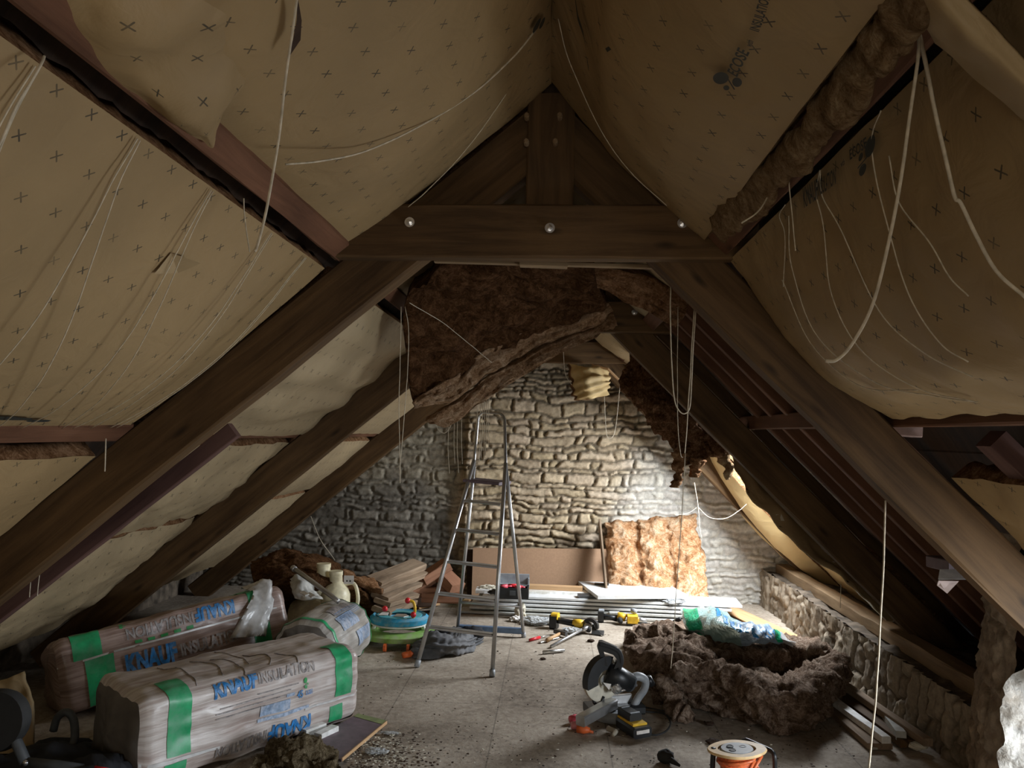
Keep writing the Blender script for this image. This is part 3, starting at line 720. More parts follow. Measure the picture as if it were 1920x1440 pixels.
# layered cut edge of the slab: two thick folds
def fold(name, a, b_, dep, seed, amp=.018):
    """a: upper line, b_: lower line of the fold (lists of points) with a rounded face between them"""
    A = [Vector(p) for p in a]; B = [Vector(p) for p in b_]
    n = 110; m = 30; rings = []
    for i in range(n+1):
        p = crom(A, i/n); q = crom(B, i/n); mid = (p+q)/2; h = (p-q).length/2
        up = (p-q).normalized(); out = Vector((.1, -.93, -.35)); tang = (crom(A, min(1, i/n+.01))-crom(A, max(0, i/n-.01))).normalized()
        out = (out-up*out.dot(up)).normalized()
        e = min(1, 5*min(i/n, 1-i/n)+.35)
        ring = []
        for k in range(m):
            t = 2*PI*k/m; c, s_ = math.cos(t), math.sin(t)
            rx = dep*(abs(c)**.8)*(1 if c > 0 else -1); rz = h*e*(abs(s_)**.8)*(1 if s_ > 0 else -1)
            w = mid+out*rx+up*rz
            lay = .016*math.sin(rz/h*9+5*mn.noise(w*4+Vector((seed, 0, 0))))+.008*math.sin(rz/h*24+9*mn.noise(w*7))
            d = out*math.copysign(1, c)*(1 if abs(c) > .2 else 0)
            s4 = Vector((w.x*2.0, w.y*3, w.z*3))
            ring.append(w+d*(lay+fbm(s4, 4.5, 4)*amp*1.3)+up*fbm(w, 9, 3)*amp*.8*e)
        rings.append(ring)
    bb = MB(); bb.loft(rings); return bb.build(name, M['wool_cut'], big, True)
fold('wool_fold', [at(770, 738, 4.22), at(850, 700, 4.32), at(905, 655, 4.35), at(985, 610, 4.4), at(1060, 590, 4.45), at(1105, 560, 4.45), at(1136, 556, 4.45)],
     [at(784, 775, 4.25), at(850, 752, 4.34), at(910, 708, 4.4), at(990, 658, 4.44), at(1060, 632, 4.48), at(1115, 612, 4.5), at(1152, 592, 4.5)], .06, 1)
fold('wool_fold', [at(795, 775, 4.34), at(860, 748, 4.4), at(915, 705, 4.46), at(990, 662, 4.5), at(1060, 632, 4.52), at(1110, 610, 4.54), at(1152, 588, 4.55)],
     [at(810, 800, 4.36), at(845, 798, 4.42), at(905, 752, 4.5), at(975, 706, 4.54), at(1045, 664, 4.56), at(1100, 634, 4.58), at(1154, 606, 4.6)], .06, 9)
# smaller folded slab beside it, above the middle collar
r2 = [[at(1095, 500, 3.7), at(1160, 505, 3.7), at(1215, 520, 3.75), at(1290, 560, 3.8)],
      [at(1100, 520, 3.75), at(1160, 535, 3.8), at(1225, 562, 3.85), at(1285, 590, 3.85)],
      [at(1108, 535, 3.85), at(1165, 562, 3.9), at(1215, 585, 3.9), at(1268, 612, 3.9)]]
wool_slab('folded_wool_batt', r2, 50, 24, (.03, .12, .06), 'narrow layered wool batt drooping beside the near right rafter above the middle collar', ('wool_tan', 0), .014, 8, .008)
# wool clinging to the far right rafters
r3 = [[at(1185, 672, 6.2), at(1215, 655, 6.1), at(1245, 690, 6.0), at(1275, 740, 6.0)],
      [at(1160, 712, 6.1), at(1205, 730, 5.9), at(1260, 760, 5.8), at(1320, 800, 5.8)],
      [at(1190, 770, 6.1), at(1225, 785, 5.9), at(1290, 800, 5.8), at(1355, 835, 5.75)],
      [at(1232, 815, 6.1), at(1262, 830, 5.9), at(1310, 838, 5.8), at(1362, 850, 5.75)],
      [at(1262, 850, 6.1), at(1282, 870, 5.9), at(1310, 868, 5.8), at(1330, 860, 5.8)]]
wool_slab('hanging_wool_tatters', r3, 60, 60, (.02, .14, .05), 'ragged brown wool torn and hanging off the right side of the far rafters', ('wool_rust', 0), .07, 7, fl=.03)
for q in ([(1275, 850), (1272, 885), (1266, 915)], [(1312, 860), (1306, 880), (1301, 896)], [(1345, 838), (1364, 870), (1362, 900)]):
    b = MB(); P = smooth_path([at(x, y, 5.85) for x, y in q], 26); rings = []
    for i, p in enumerate(P):
        r = .055*(1-.62*(i/26)**1.5); ring = []
        for k in range(16):
            d = Vector((math.cos(2*PI*k/16), math.sin(2*PI*k/16)*.7, .1)); w = p+d*r
            ring.append(w+d*(fbm(w, 16, 4)*.05+mn.noise(w*50)*.012))
        rings.append(ring)
    b.loft(rings)
    prop(b.build('wool_tuft', M['wool_tan' if q[0][0] != 1345 else 'wool_edge'], None, True), {1275: 'drooping wool tuft at the left of the ragged tatters', 1312: 'middle wool tuft at the tip of the ragged tatters', 1345: 'pale wool tuft under the right rafter by the tatters'}[q[0][0]], 'insulation wool', 'wool tufts under the far rafters')
# paper bundle hanging in front of the gable
r4 = [[at(1068, 682, 6.9), at(1085, 684, 6.75), at(1112, 686, 6.8), at(1142, 694, 6.9)],
      [at(1074, 715, 6.85), at(1092, 712, 6.6), at(1120, 708, 6.65), at(1143, 712, 6.85)],
      [at(1080, 738, 6.8), at(1098, 732, 6.6), at(1122, 728, 6.65), at(1144, 722, 6.8)],
      [at(1083, 751, 6.85), at(1100, 749, 6.65), at(1124, 745, 6.7), at(1142, 740, 6.85)]]
S4 = patch(r4); t = thing('hanging_paper_bundle', S4(.5, .5), 'yellow tan paper bundle hanging below the far collar beam', 'insulation batt')
V, F, U = grid(S4, 26, 26, lambda p, u, v: wrk(p, .02, 8)+.012*math.sin(v*26+4*u))
mk('paper_facing', V, F, M['paper_golden'], t, U)
V2, F2, U2 = thick([v+Vector((0, .006, 0)) for v in V], F, U, 26, 26, Vector((-.02, .16, 0))); mk('wool_core', V2, F2, M['wool_tan'], t, U2)
b = MB(); P = [at(1110, 684, 6.85), at(1140, 692, 6.8), at(1160, 712, 6.8)]; b.beam(P[0], P[1], .02, .02, (0, 0, 1)); b.beam(P[1], P[2], .02, .02, (0, 0, 1))
prop(b.build('bent_pale_strip', M['pine']), 'pale bent strip hanging next to the paper bundle', 'wood strip')
# dark wool packed behind the lowest left batts, near the gable
r5 = [[at(470, 1050, 6.2), at(520, 1035, 6.2), at(570, 1035, 6.3), at(625, 1050, 6.4)],
      [at(470, 1070, 5.8), at(530, 1060, 5.8), at(590, 1060, 5.9), at(650, 1080, 6.1)],
      [at(480, 1110, 5.5), at(540, 1100, 5.5), at(600, 1095, 5.6), at(680, 1110, 5.8)],
      [atz(490, 1165, .02), atz(560, 1165, .02), atz(630, 1165, .02), atz(705, 1160, .02)]]
wool_slab('wool_heap', r5, 50, 36, (0, .25, -.06), 'dark brown wool heap in the left corner behind the jugs', ('wool_dark', 0), .03, 7)
r6 = [[at(640, 1065, 6.1), at(665, 1075, 6.1), at(700, 1085, 6.1)], [at(650, 1090, 5.9), at(680, 1100, 5.9), at(715, 1110, 5.95)], [atz(650, 1148, .02), atz(690, 1150, .02), atz(720, 1150, .02)]]
wool_slab('wool_heap', r6, 26, 26, (0, .2, -.04), 'reddish brown wool heap just left of the plank stack', ('wool_tan', 0), .025, 8)

# ================================================================== LETTERING ON THE BATTS
def surf_map(S, u0, v0, du, dv, eu, ev, n, off=.006, tilt=0.0):
    """place flat lettering (x right, y up) on surface S: x runs along (du,dv) per metre, y along (eu,ev) per metre"""
    def f(x, y):
        u = u0+x*du+y*eu; v = v0+x*dv+y*ev
        return S(u, v)+n*off
    return f
def clover(fm, s):
    """three-drop emblem as one mesh"""
    b = MB()
    for cx, cy, rx, ry, a in ((0, .62, .30, .40, .2), (-.34, .1, .13, .16, 0), (.10, -.25, .21, .27, -.3)):
        ring = [Vector(fm(s*(cx+rx*math.cos(t)*math.cos(a)-ry*math.sin(t)*math.sin(a)), s*(cy+rx*math.cos(t)*math.sin(a)+ry*math.sin(t)*math.cos(a)))) for t in [2*PI*k/24 for k in range(24)]]
        b.add(ring, [list(range(24))])
    b.add([Vector(fm(s*x, s*y)) for x, y in ((-.28, -.30), (-.24, -.36), (.1, .25), (.06, .28))], [[0, 1, 2, 3]])
    return b
def invC(px, py):
    p = on_right(px, py, -.09); return (p.y+.2)/3.06, (p.x-RX)/(.57-RX)
def invD(px, py, off=-.05):
    p = on_right(px, py, off); return (p.y-.35)/2.53, (p.x-.645)/.585
def SCd(u, v): p = SC_(u, v); return p+NR*wrk(p, .011, 4)
def SDd(u, v): p = SD(u, v); return p+NR*dD(p, u, v)
def pix_map(S, inv, p0, p1, h, n, off=.008):
    """lettering whose baseline runs from image-plane point p0 to p1 on the surface; h: cap height as 2-D vector"""
    a = inv(*p0); bq = inv(*p1); c = inv(p0[0]+h[0], p0[1]+h[1])
    def f(x, y):    # x in 0..1 along the baseline, y in 0..1 cap height
        u = a[0]+(bq[0]-a[0])*x+(c[0]-a[0])*y; v = a[1]+(bq[1]-a[1])*x+(c[1]-a[1])*y
        return S(u, v)+n*off
    return f
def word(txt, S, inv, p0, p1, h, n, mat, name, parent, bold=.02, off=.014):
    f = pix_map(S, inv, p0, p1, h, n, off); L = .62*len(txt)
    return text_on(txt, 1.0, lambda x, y: f(x/L, y/.72), mat, name, parent, bold, 1.0, .25)
word('ECOSE', SCd, invC, (1478, 158), (1512, 108), (-14, -16), NR, M['print_black'], 'printed_lettering', tC)
word('with', SCd, invC, (1516, 100), (1527, 82), (-8, -9), NR, M['print_black'], 'printed_lettering', tC)
word('INSULATION', SCd, invC, (1537, 70), (1578, -8), (-14, -10), NR, M['print_black'], 'printed_lettering', tC)
f = pix_map(SCd, invC, (1470, 168), (1496, 132), (-26, -20), NR, .014)
clover(lambda x, y: f(x*1.0, y*1.0+.1), 1.0).build('printed_emblem', M['print_black'], tC)
word('KNAUF', SDd, invD, (1522, 420), (1550, 404), (-10, -28), NR, M['print_black'], 'printed_lettering', tD)
word('INSULATION', SDd, invD, (1550, 400), (1592, 372), (-8, -22), NR, M['print_black'], 'printed_lettering', tD)
word('with', SDd, invD, (1596, 348), (1606, 341), (-4, -8), NR, M['print_black'], 'printed_lettering', tD)
word('ECOSE', SDd, invD, (1611, 337), (1646, 313), (-6, -14), NR, M['print_black'], 'printed_lettering', tD)
f = pix_map(SDd, invD, (1650, 345), (1664, 296), (-24, -10), NR, .014)
clover(lambda x, y: f(y*.8+.1, .3-x*1.2), 1.0).build('printed_emblem', M['print_black'], tD)
# emblem beside the ridge on the upper left batt, smudged print near the lower left purlin, torn holes
def decal(S, u, v, ru, rv, n, name, mat, label, parent, off=.007, wob=.25):
    ring = []
    for k in range(20):
        a = 2*PI*k/20; w = 1+wob*mn.noise(Vector((math.cos(a)*2, math.sin(a)*2, u*10)))
        ring.append(S(u+ru*math.cos(a)*w, v+rv*math.sin(a)*w)+n*off)
    b = MB(); b.add(ring, [list(range(20))]); return b.build(name, mat, parent)
batts = [o for o in COL.objects if o.name.startswith('insulation_batt')]
tA, tB = batts[0], batts[1]
for du, dv, a, c in ((0, 0, .008, .022), (.012, -.03, .007, .016)):
    decal(SB, .80+du, .10+dv, a, c, NL, 'printed_emblem', M['print_black'], None, tB, .012)
decal(SA, .70, .90, .055, .012, NL, 'printed_emblem', M['print_black'], None, tA, .012)
decal(SA, .77, .91, .02, .01, NL, 'printed_emblem', M['print_black'], None, tA, .012)
b = MB(); c0 = SA((1.95-.15)/2.73, .20)
b.add([c0+NL*.004, SA(.685, .17)+NL*.05, SA(.69, .24)+NL*.012, SA(.66, .27)+NL*.008], [[0, 1, 2, 3]])
b.build('torn_paper_tab', M['paper_bare'], tA)

def slit(S, inv, pts, n, mat, parent, name='torn_slit', off=.02):
    b = MB(); b.add([S(*inv(x, y))+n*off for x, y in pts], [list(range(len(pts)))]); return b.build(name, M[mat], parent)
def invB(px, py):
    p = on_left(px, py, -.08); return (p.y+.2)/3.08, (p.x-RX)/(-.80-RX)
slit(SCd, invC, [(1113, 15), (1131, 62), (1148, 85), (1156, 122), (1146, 98), (1128, 72)], NR, 'print_black', tC)
slit(SCd, invC, [(1235, 82), (1244, 77), (1250, 82), (1240, 88)], NR, 'print_black', tC)
slit(SCd, invC, [(1150, 130), (1153, 150), (1150, 165), (1148, 145)], NR, 'print_black', tC)
slit(SB, invB, [(474, -10), (488, 40), (491, 80), (472, 128), (478, 82), (479, 40)], NL, 'board_dark', tB, off=.03)
# ================================================================== CORDS
# lacing on the lower left batt, top point on the purlin and bottom point on the lower purlin
SAx = lambda Y, s, off: SA((Y-.15)/2.73, s)+NL*off
lace = [(1.22, 1.44, 'leftmost'), (1.23, 1.62, 'second'), (1.54, 1.86, 'third'), (1.55, 2.16, 'fourth'), (1.89, 2.26, 'fifth'), (1.90, 2.46, 'sixth'), (2.31, 2.52, 'seventh'), (2.32, 2.62, 'eighth'), (2.64, 2.74, 'ninth'), (2.65, 2.78, 'tenth')]
for i, (ya, yb, w) in enumerate(lace):
    pts = [SAx(ya+(yb-ya)*t**1.3, .015+.96*t, .010+(.035*math.sin(PI*t))) for t in [k/12 for k in range(13)]]
    pts[0] = SAx(ya, .004, .012)
    cord('lacing_string', pts, .0015, w+' white cord from the left lacing the lower left batt', 'cords lacing the lower left batt')
cord('lacing_string', [on_left(83, 105, -.01), on_left(78, 118, -.03), on_left(60, 150, -.06), on_left(30, 200, -.09), on_left(0, 268, -.1), on_left(-40, 330, -.1)], .0022, 'cord leaving the left frame edge below the upper purlin', 'cords lacing the lower left batt')
# swag across the upper left batt and the thin one beside the apex
cord('swagged_string', [on_left(535, 308, -.11), on_left(600, 302, -.13), on_left(680, 285, -.13), on_left(780, 240, -.14), on_left(880, 180, -.13), on_left(960, 110, -.10), on_left(1005, 55, -.05)], .0026, 'white cord swagged in a shallow curve across the upper left batt')
cord('swagged_string', [at(1008, 50, 2.45), at(985, 110, 2.5), at(940, 190, 2.55), at(870, 285, 2.62), at(800, 358, 2.72), at(765, 388, 2.80)], .0018, 'thin cord running from the apex down the left batt edge to the collar')
cord('swagged_string', [at(1047, 35, 2.35), at(1062, 100, 2.4), at(1095, 180, 2.5), at(1130, 250, 2.6), at(1180, 320, 2.72), at(1250, 385, 2.80)], .0018, 'thin cord from the apex down across the upper right batt')
cord('hanging_string', [on_left(562, -60, -.10), at(557, 0, 1.30), at(538, 130, 1.35), at(520, 280, 1.4), at(500, 390, 1.42), at(484, 455, 1.42), at(479, 470, 1.41)], .0028, 'long loose cord hanging from the top left, ending near the left purlin')
cord('hanging_string', [at(457, 372, 1.95), at(458, 400, 1.96), at(463, 440, 1.97), at(468, 472, 1.97)], .0018, 'short curled thread end under the left upper purlin')
cord('hanging_string', [at(1708, -50, 1.15), at(1716, 20, 1.2), at(1722, 90, 1.25), at(1700, 260, 1.25), at(1672, 430, 1.25), at(1640, 560, 1.25), at(1600, 640, 1.25), at(1570, 674, 1.25), at(1548, 677, 1.25)], .0030, 'thick white cord hanging at right and curling to an end over the batt')
cord('hanging_string', [at(1722, 60, 1.25), at(1745, 170, 1.3), at(1765, 260, 1.3), at(1788, 365, 1.32), at(1800, 380, 1.32), at(1830, 440, 1.35), at(1870, 510, 1.38), at(1925, 560, 1.38)], .0036, 'thick knotted cord swinging towards the right frame edge')
cord('hanging_string', [at(1478, 290, 1.9), at(1480, 350, 1.92), at(1487, 420, 1.95), at(1492, 470, 1.98)], .0016, 'thin cord dropping from the right upper purlin', 'cords lacing the lower right batt')
cord('hanging_string', [at(1450, 320, 2.05), at(1440, 365, 2.03), at(1420, 398, 2.0), at(1390, 418, 2.0)], .0022, 'short cord loop against the black gap beside the torn wool edge')
SDx = lambda px, py, off: (lambda q: SDd(q[0], q[1])+NR*off)(invD(px, py, -.10 if py > 450 else -.05))
for pts, w in (([(1627, 232), (1650, 300), (1672, 355), (1733, 480), (1800, 570), (1870, 640), (1925, 675)], 'uppermost cord from the right purlin to the frame edge'),
               ([(1693, 325), (1740, 385), (1827, 480), (1880, 530), (1925, 562)], 'cord across the smudged print at the right frame edge'),
               ([(1519, 338), (1545, 400), (1570, 480), (1625, 575), (1700, 660), (1800, 735), (1895, 775)], 'cord from the lettering down to the right lower purlin'),
               ([(1522, 340), (1560, 400), (1617, 480), (1730, 592), (1830, 660), (1925, 706)], 'cord crossing the middle of the right batt'),
               ([(1455, 398), (1468, 440), (1490, 500), (1505, 570)], 'cord down the far side of the right batt'),
               ([(1500, 560), (1580, 660), (1680, 730), (1795, 742)], 'slack cord low on the right batt'),
               ([(1490, 470), (1520, 540), (1600, 640), (1720, 720), (1830, 760), (1900, 778)], 'lowest cord on the right batt')):
    cord('lacing_string', [SDx(x, y, .012) for x, y in pts], .0016, w, 'cords lacing the lower right batt')
def drop(name, pts, Y, label, group=None, r=.0022, n=24):
    return cord(name, [at(x, y, Y if isinstance(Y, (int, float)) else Y[i]) for i, (x, y) in enumerate(pts)], r, label, group, n)
drop('hanging_string', [(1258, 528), (1257, 600), (1259, 680), (1264, 745), (1272, 768), (1284, 775), (1294, 760), (1297, 700), (1302, 620), (1305, 576)], 3.1, 'white cord loop hanging under the near right rafter', n=60, r=.0026)
drop('hanging_string', [(1302, 576), (1297, 650), (1292, 730), (1288, 800), (1284, 850)], 3.1, 'straight cord beside the hanging loop at the right rafter', r=.0022)
drop('hanging_string', [(1271, 576), (1270, 700), (1271, 800), (1276, 850), (1280, 858)], 3.6, 'dim cord hanging behind the loop to the wool tatters', r=.0018)
drop('hanging_string', [(1285, 850), (1279, 960), (1270, 1080), (1265, 1160), (1258, 1253)], [3.9, 3.95, 4.0, 4.05, 4.1], 'long thin cord dropping to the wool pile on the floor', r=.0020)
drop('hanging_string', [(1660, 938), (1657, 1050), (1650, 1180), (1643, 1300), (1635, 1380), (1629, 1440)], 2.95, 'long pale cord hanging from the near right rafter to the floor', r=.0034)
drop('hanging_string', [(1577, 1095), (1576, 1120), (1575, 1140)], 4.4, 'short thread against the low right wall', r=.0016)
drop('hanging_string', [(752, 575), (751, 650), (748, 760), (749, 830), (750, 906)], 3.3, 'left strand of the long cord pair left of the ladder', 'cord pair left of the ladder', r=.0018)
drop('hanging_string', [(759, 575), (766, 620), (764, 700), (757, 790), (751, 860), (749, 880)], 3.3, 'right strand of the long cord pair left of the ladder', 'cord pair left of the ladder', r=.0018)
drop('swagged_string', [(768, 568), (830, 605), (880, 645), (922, 680)], [3.3, 3.7, 4.0, 4.2], 'dark thin cord stretched across the dark wool slab', r=.0016)
drop('hanging_string', [(817, 792), (822, 806), (834, 812), (844, 800), (846, 790)], 4.45, 'small cord swag under the left tip of the wool slab', r=.002)
for i, (x, y0, y1) in enumerate(((841, 800, 888), (852, 790, 870), (858, 785, 887), (866, 780, 870))):
    drop('hanging_string', [(x, y0), (x-1, (y0+y1)/2), (x+(1 if i % 2 else 2), y1)], 4.5, 'short cord strand dangling from the lower edge of the wool slab', 'strands under the wool slab', r=.0018)
for i, (x, y0, y1) in enumerate(((895, 755, 875), (901, 752, 865), (905, 750, 860), (909, 748, 868), (913, 745, 850), (917, 742, 830))):
    drop('hanging_string', [(x, y0), (x-1, (y0+y1)/2), (x-3+i % 2, y1)], 4.5, 'long cord strand dangling behind the top of the ladder', 'strands behind the ladder top', r=.0018)
drop('hanging_string', [(1056, 655), (1060, 700), (1072, 722)], 6.6, 'cord falling beside the paper bundle', r=.002)
drop('hanging_string', [(1133, 720), (1134, 770), (1137, 812), (1143, 822), (1152, 812), (1158, 770), (1163, 715)], 6.9, 'cord loop hanging in front of the gable right of the paper bundle', r=.0026, n=40)
drop('hanging_string', [(1193, 742), (1193, 758)], 6.0, 'tiny thread end below the ragged tatters', r=.0018, n=6)
drop('hanging_string', [(1302, 905), (1309, 950), (1312, 990), (1316, 1010)], 7.0, 'frayed cord hanging beside the leaning slab', r=.0026)
drop('swagged_string', [(1308, 950), (1330, 970), (1360, 972), (1385, 958), (1400, 945)], 7.0, 'cord swag from the frayed cord to the right rafter', r=.0026)
drop('swagged_string', [(1306, 952), (1290, 962), (1265, 966)], 7.0, 'short cord from the frayed cord to the leaning slab top', r=.0022)
drop('hanging_string', [(198, 822), (197, 860), (196, 884)], 2.6, 'single short cord end at the left lower purlin', r=.0022)
drop('hanging_string', [(583, 968), (600, 1010), (628, 1050)], [5.6, 5.9, 6.1], 'thin slack cord from the far left rafter to the wool heap', r=.0018)
drop('hanging_string', [(74, 1076), (71, 1100), (70, 1118)], 3.1, 'right one of two short threads above the packed rolls', 'threads above the packed rolls', r=.0018)
drop('hanging_string', [(57, 1090), (56, 1105), (55, 1120)], 3.1, 'left one of two short threads above the packed rolls', 'threads above the packed rolls', r=.0018)
# ================================================================== PACKED INSULATION ROLLS
def pack_mat(name, base, streak):
    m, nt, b = nodes(name); v = coords(nt, True, (1.2, 34, 1))
    n = nd(nt, 'ShaderNodeTexNoise', i_Scale=2.4, i_Detail=6.0, i_Roughness=.6, i_Distortion=.4); lk(nt, v, n.inputs['Vector'])
    v2 = coords(nt); n2 = nd(nt, 'ShaderNodeTexNoise', i_Scale=4.5, i_Detail=4.0); lk(nt, v2, n2.inputs['Vector'])
    s = math_(nt, 'ADD', math_(nt, 'MULTIPLY', n.outputs['Fac'], .72), math_(nt, 'MULTIPLY', n2.outputs['Fac'], .28))
    lk(nt, ramp(nt, s, [(.38, streak), (.50, tuple((a+c)/2 for a, c in zip(base, streak))), (.60, base)]), b.inputs['Base Color'])
    b.inputs['Roughness'].default_value = .38; b.inputs['Coat Weight'].default_value = .25; b.inputs['Coat Roughness'].default_value = .25
    bump(nt, b, s, .5, .01); M[name] = m
pack_mat('pack_grey', (.66, .61, .58), (.38, .30, .27)); pack_mat('pack_tan', (.45, .34, .30), (.21, .135, .11)); pack_mat('pack_pale', (.52, .50, .46), (.34, .31, .28))
simple('pack_end', (.14, .125, .11), .6, bs=.5, sc=12); simple('film', (.62, .62, .62), .25)
def roll_pack(p0, p1, w, h, tilt, rc, seed, mat, endmat, label, round_=False, cinch=.0):
    p0 = Vector(p0); p1 = Vector(p1); ax = (p1-p0).normalized(); L = (p1-p0).length
    left = Vector((-ax.y, ax.x, 0)).normalized(); upv = ax.cross(left)*-1
    if upv.z < 0: upv = -upv
    R = Matrix.Rotation(-tilt, 3, ax); left = R @ left; upv = R @ upv
    per = 2*(w+h)
    def sec(t):
        """rounded rectangle, t metres along the outline from the bottom of the front face upwards"""
        t = t % per
        if t < h: x, y = 0, t
        elif t < h+w: x, y = t-h, h
        elif t < 2*h+w: x, y = w, h-(t-h-w)
        else: x, y = w-(t-2*h-w), 0
        cx, cy = min(max(x, rc), w-rc), min(max(y, rc), h-rc)
        dx, dy = x-cx, y-cy; l = math.hypot(dx, dy)
        if l > rc: x, y = cx+dx/l*rc, cy+dy/l*rc
        return x, y
    def S(s, t, o=0.0):
        x, y = sec(t); e = min(s, 1-s)*L
        k = 1-.13*max(0, 1-e/.05)**2
        puff = 1+.0*s
        X = (x-w/2)*k; Y = (y-h/2)*k
        p = p0+ax*(s*L)+left*(w/2+X)+upv*(h/2+Y)
        n = Vector((0, 0, 0)); nn = (left*X/(w/2)**2+upv*Y/(h/2)**2).normalized()
        d = fbm(p+Vector((seed, 0, 0)), 4.5, 3)*.016+.004*math.sin(t*46+5*mn.noise(p*3)+seed)+cinch*math.sin(s*40)
        return p+nn*(d+o)
    t = thing('insulation_pack', S(.5, 0), label, 'insulation pack', 'shrink wrapped insulation packs')
    V, F, U = grid(lambda u, v: S(u, v*per), 70, 90)
    U = [(a, b_/per*1.0) for (a, b_) in U]
    mk('wrapping', V, F, M[mat], t, U)
    for s in (0, 1):
        b = MB(); rings = []
        for q in range(9):
            f = 1-q/8; ring = []
            for k in range(60):
                e = S(s, k/60*per); c = p0+ax*(s*L)+left*w/2+upv*h/2
                bulge = (.035*(1-f**2.5))*(1 if s else -1)
                pp = c+(e-c)*f+ax*bulge
                ring.append(pp+ax*fbm(pp, 9, 3)*.018*min(1, q))
            rings.append(ring)
        b.loft(rings, caps=False); b.build('end_cap', M[endmat if s == 0 else mat], t, True)
    def band(s0, s1, t0, t1, m='green', name='green_band', o=.004):
        V, F, U = grid(lambda u, v: S(s0+(s1-s0)*u, t0+(t1-t0)*v, o), 8, max(6, int((t1-t0)/.012))); mk(name, V, F, M[m], t, U)
    def letter(txt, s0, s1, tb, cap, m, inv=False, bold=.03, name='printed_lettering', o=.006):
        """word between s0 and s1, baseline at outline position tb"""
        n = len(txt)*.64
        if not inv: f = lambda x, y: S(s0+(s1-s0)*x/n, tb+y/.72*cap, o)
        else: f = lambda x, y: S(s1-(s1-s0)*x/n, tb-y/.72*cap, o)
        return text_on(txt, 1.0, f, M[m], name, t, bold, 1.0, .18)
    return t, S, band, letter
# front pack, its near end at the bottom left corner
rA, SR1, band, letter = roll_pack((-1.765, 3.33, .005), (-1.05, 4.29, .005), .52, .40, 0, .07, 3, 'pack_grey', 'pack_end', 'front grey pack with blue lettering, lying nearest the camera')
band(.095, .185, .12, .56); band(.085, .17, -.02, .095); band(.858, .945, .16, .55); band(.83, .90, .03, .12)
band(-.0, .3, .098, .112, 'film', 'wrap_seam', .005); band(.7, 1.0, .14, .15, 'film', 'wrap_seam', .005)
letter('KNAUF', .275, .455, .325, .085, 'blue_ink', bold=.05); letter('INSULATION', .465, .775, .335, .065, 'grey_ink', bold=.03)
letter('KNAUF', .53, .73, .115, .075, 'blue_ink', True, .05); letter('INSULATION', .26, .52, .105, .055, 'grey_ink', True, .03)
for i, (a, c, tt) in enumerate(((.30, .62, .265), (.28, .60, .245), (.46, .66, .285), (.28, .50, .225))): band(a, c, tt, tt+.005, 'grey_ink', 'printed_line', .005)
band(.48, .62, .175, .225, 'pale_ink', 'printed_block', .005); band(.47, .72, .150, .166, 'pale_ink', 'printed_block', .005); band(.60, .64, .235, .25, 'pale_ink', 'printed_block', .005)
letter('45', .655, .69, .215, .035, 'blue_ink', bold=.03); letter('0.035', .695, .75, .22, .022, 'blue_ink', bold=.01)
clover(lambda x, y: SR1(.70-.10*x, .27+.12*y, .006), .32).build('printed_emblem', M['green_ink'], rA)
for i, (sa, t0, t1, q) in enumerate(((.22, .44, .80, .05), (.34, .47, .78, .07), (.42, .42, .74, .06), (.55, .46, .72, .08), (.66, .40, .60, .05), (.50, .55, .85, .04))):
    P = [SR1(sa+q*math.sin(k/10*2.6)-.04*k/10, t0+(t1-t0)*k/10, .002) for k in range(11)]
    b = MB(); b.tube(P, .0022, 5); b.build('film_crease', M['grey_ink'], rA, True)
# back pack, tilted, tan wrapping with two fold lines
rB, SR2, band, letter = roll_pack((-2.60, 4.08, .03), (-1.66, 4.97, .20), .42, .40, math.radians(14), .06, 8, 'pack_tan', 'pack_tan', 'rear tan pack behind the grey one, propped up at its far end')
band(.10, .21, .0, .255); band(.06, .17, .265, .60); band(.82, .90, .02, .75)
band(.0, .95, .255, .265, 'film', 'wrap_seam', .005)
letter('KNAUF', .25, .46, .125, .10, 'blue_ink', bold=.05); letter('INSULATION', .48, .80, .135, .07, 'grey_ink', bold=.03)
letter('KNAUF', .57, .75, .375, .08, 'blue_ink', True, .05); letter('INSULATION', .24, .56, .365, .065, 'grey_ink', True, .03)
clover(lambda x, y: SR2(.26-.10*x, .40+.12*y, .006), .34).build('printed_emblem', M['green_ink'], rB)
for i in range(5): band(.30+.055*i, .33+.055*i, .270, .288, 'green_ink', 'printed_line', .005)
# torn film hanging off its far end
L = [[SR2(.86, .66, .03), SR2(.92, .64, .04), SR2(.97, .62, .03)], [SR2(.84, .50, .03), SR2(.92, .46, .045), SR2(.95, .44, .03)], [SR2(.84, .36, .03), SR2(.90, .30, .05), SR2(.92, .28, .04)], [SR2(.70, .16, .02), SR2(.80, .14, .04), SR2(.86, .12, .03)]]
V, F, U = grid(patch(L), 12, 24, lambda p, u, v: fbm(p, 16)*.02); V, F, U = thick(V, F, U, 12, 24, Vector((.002, .002, .001))); mk('torn_film', V, F, M['film'], rB, U)
# short round pack on the floor behind
rC, SR3, band, letter = roll_pack((-1.30, 4.70, .0), (-1.235, 5.34, .0), .43, .43, 0, .214, 14, 'pack_pale', 'pack_end', 'short round pale pack lying behind the grey pack')
band(.05, .09, .0, 1.3); band(.93, .975, -.1, 1.3)
band(.28, .70, .34, .50, 'pale_ink', 'printed_block', .005); band(.32, .80, .52, .60, 'grey_ink', 'printed_block', .005); band(.5, .9, .20, .29, 'pale_ink', 'printed_block', .005)
for i in range(5): band(.34, .9, .46+.018*i, .463+.018*i, 'blue_ink', 'printed_line', .007)

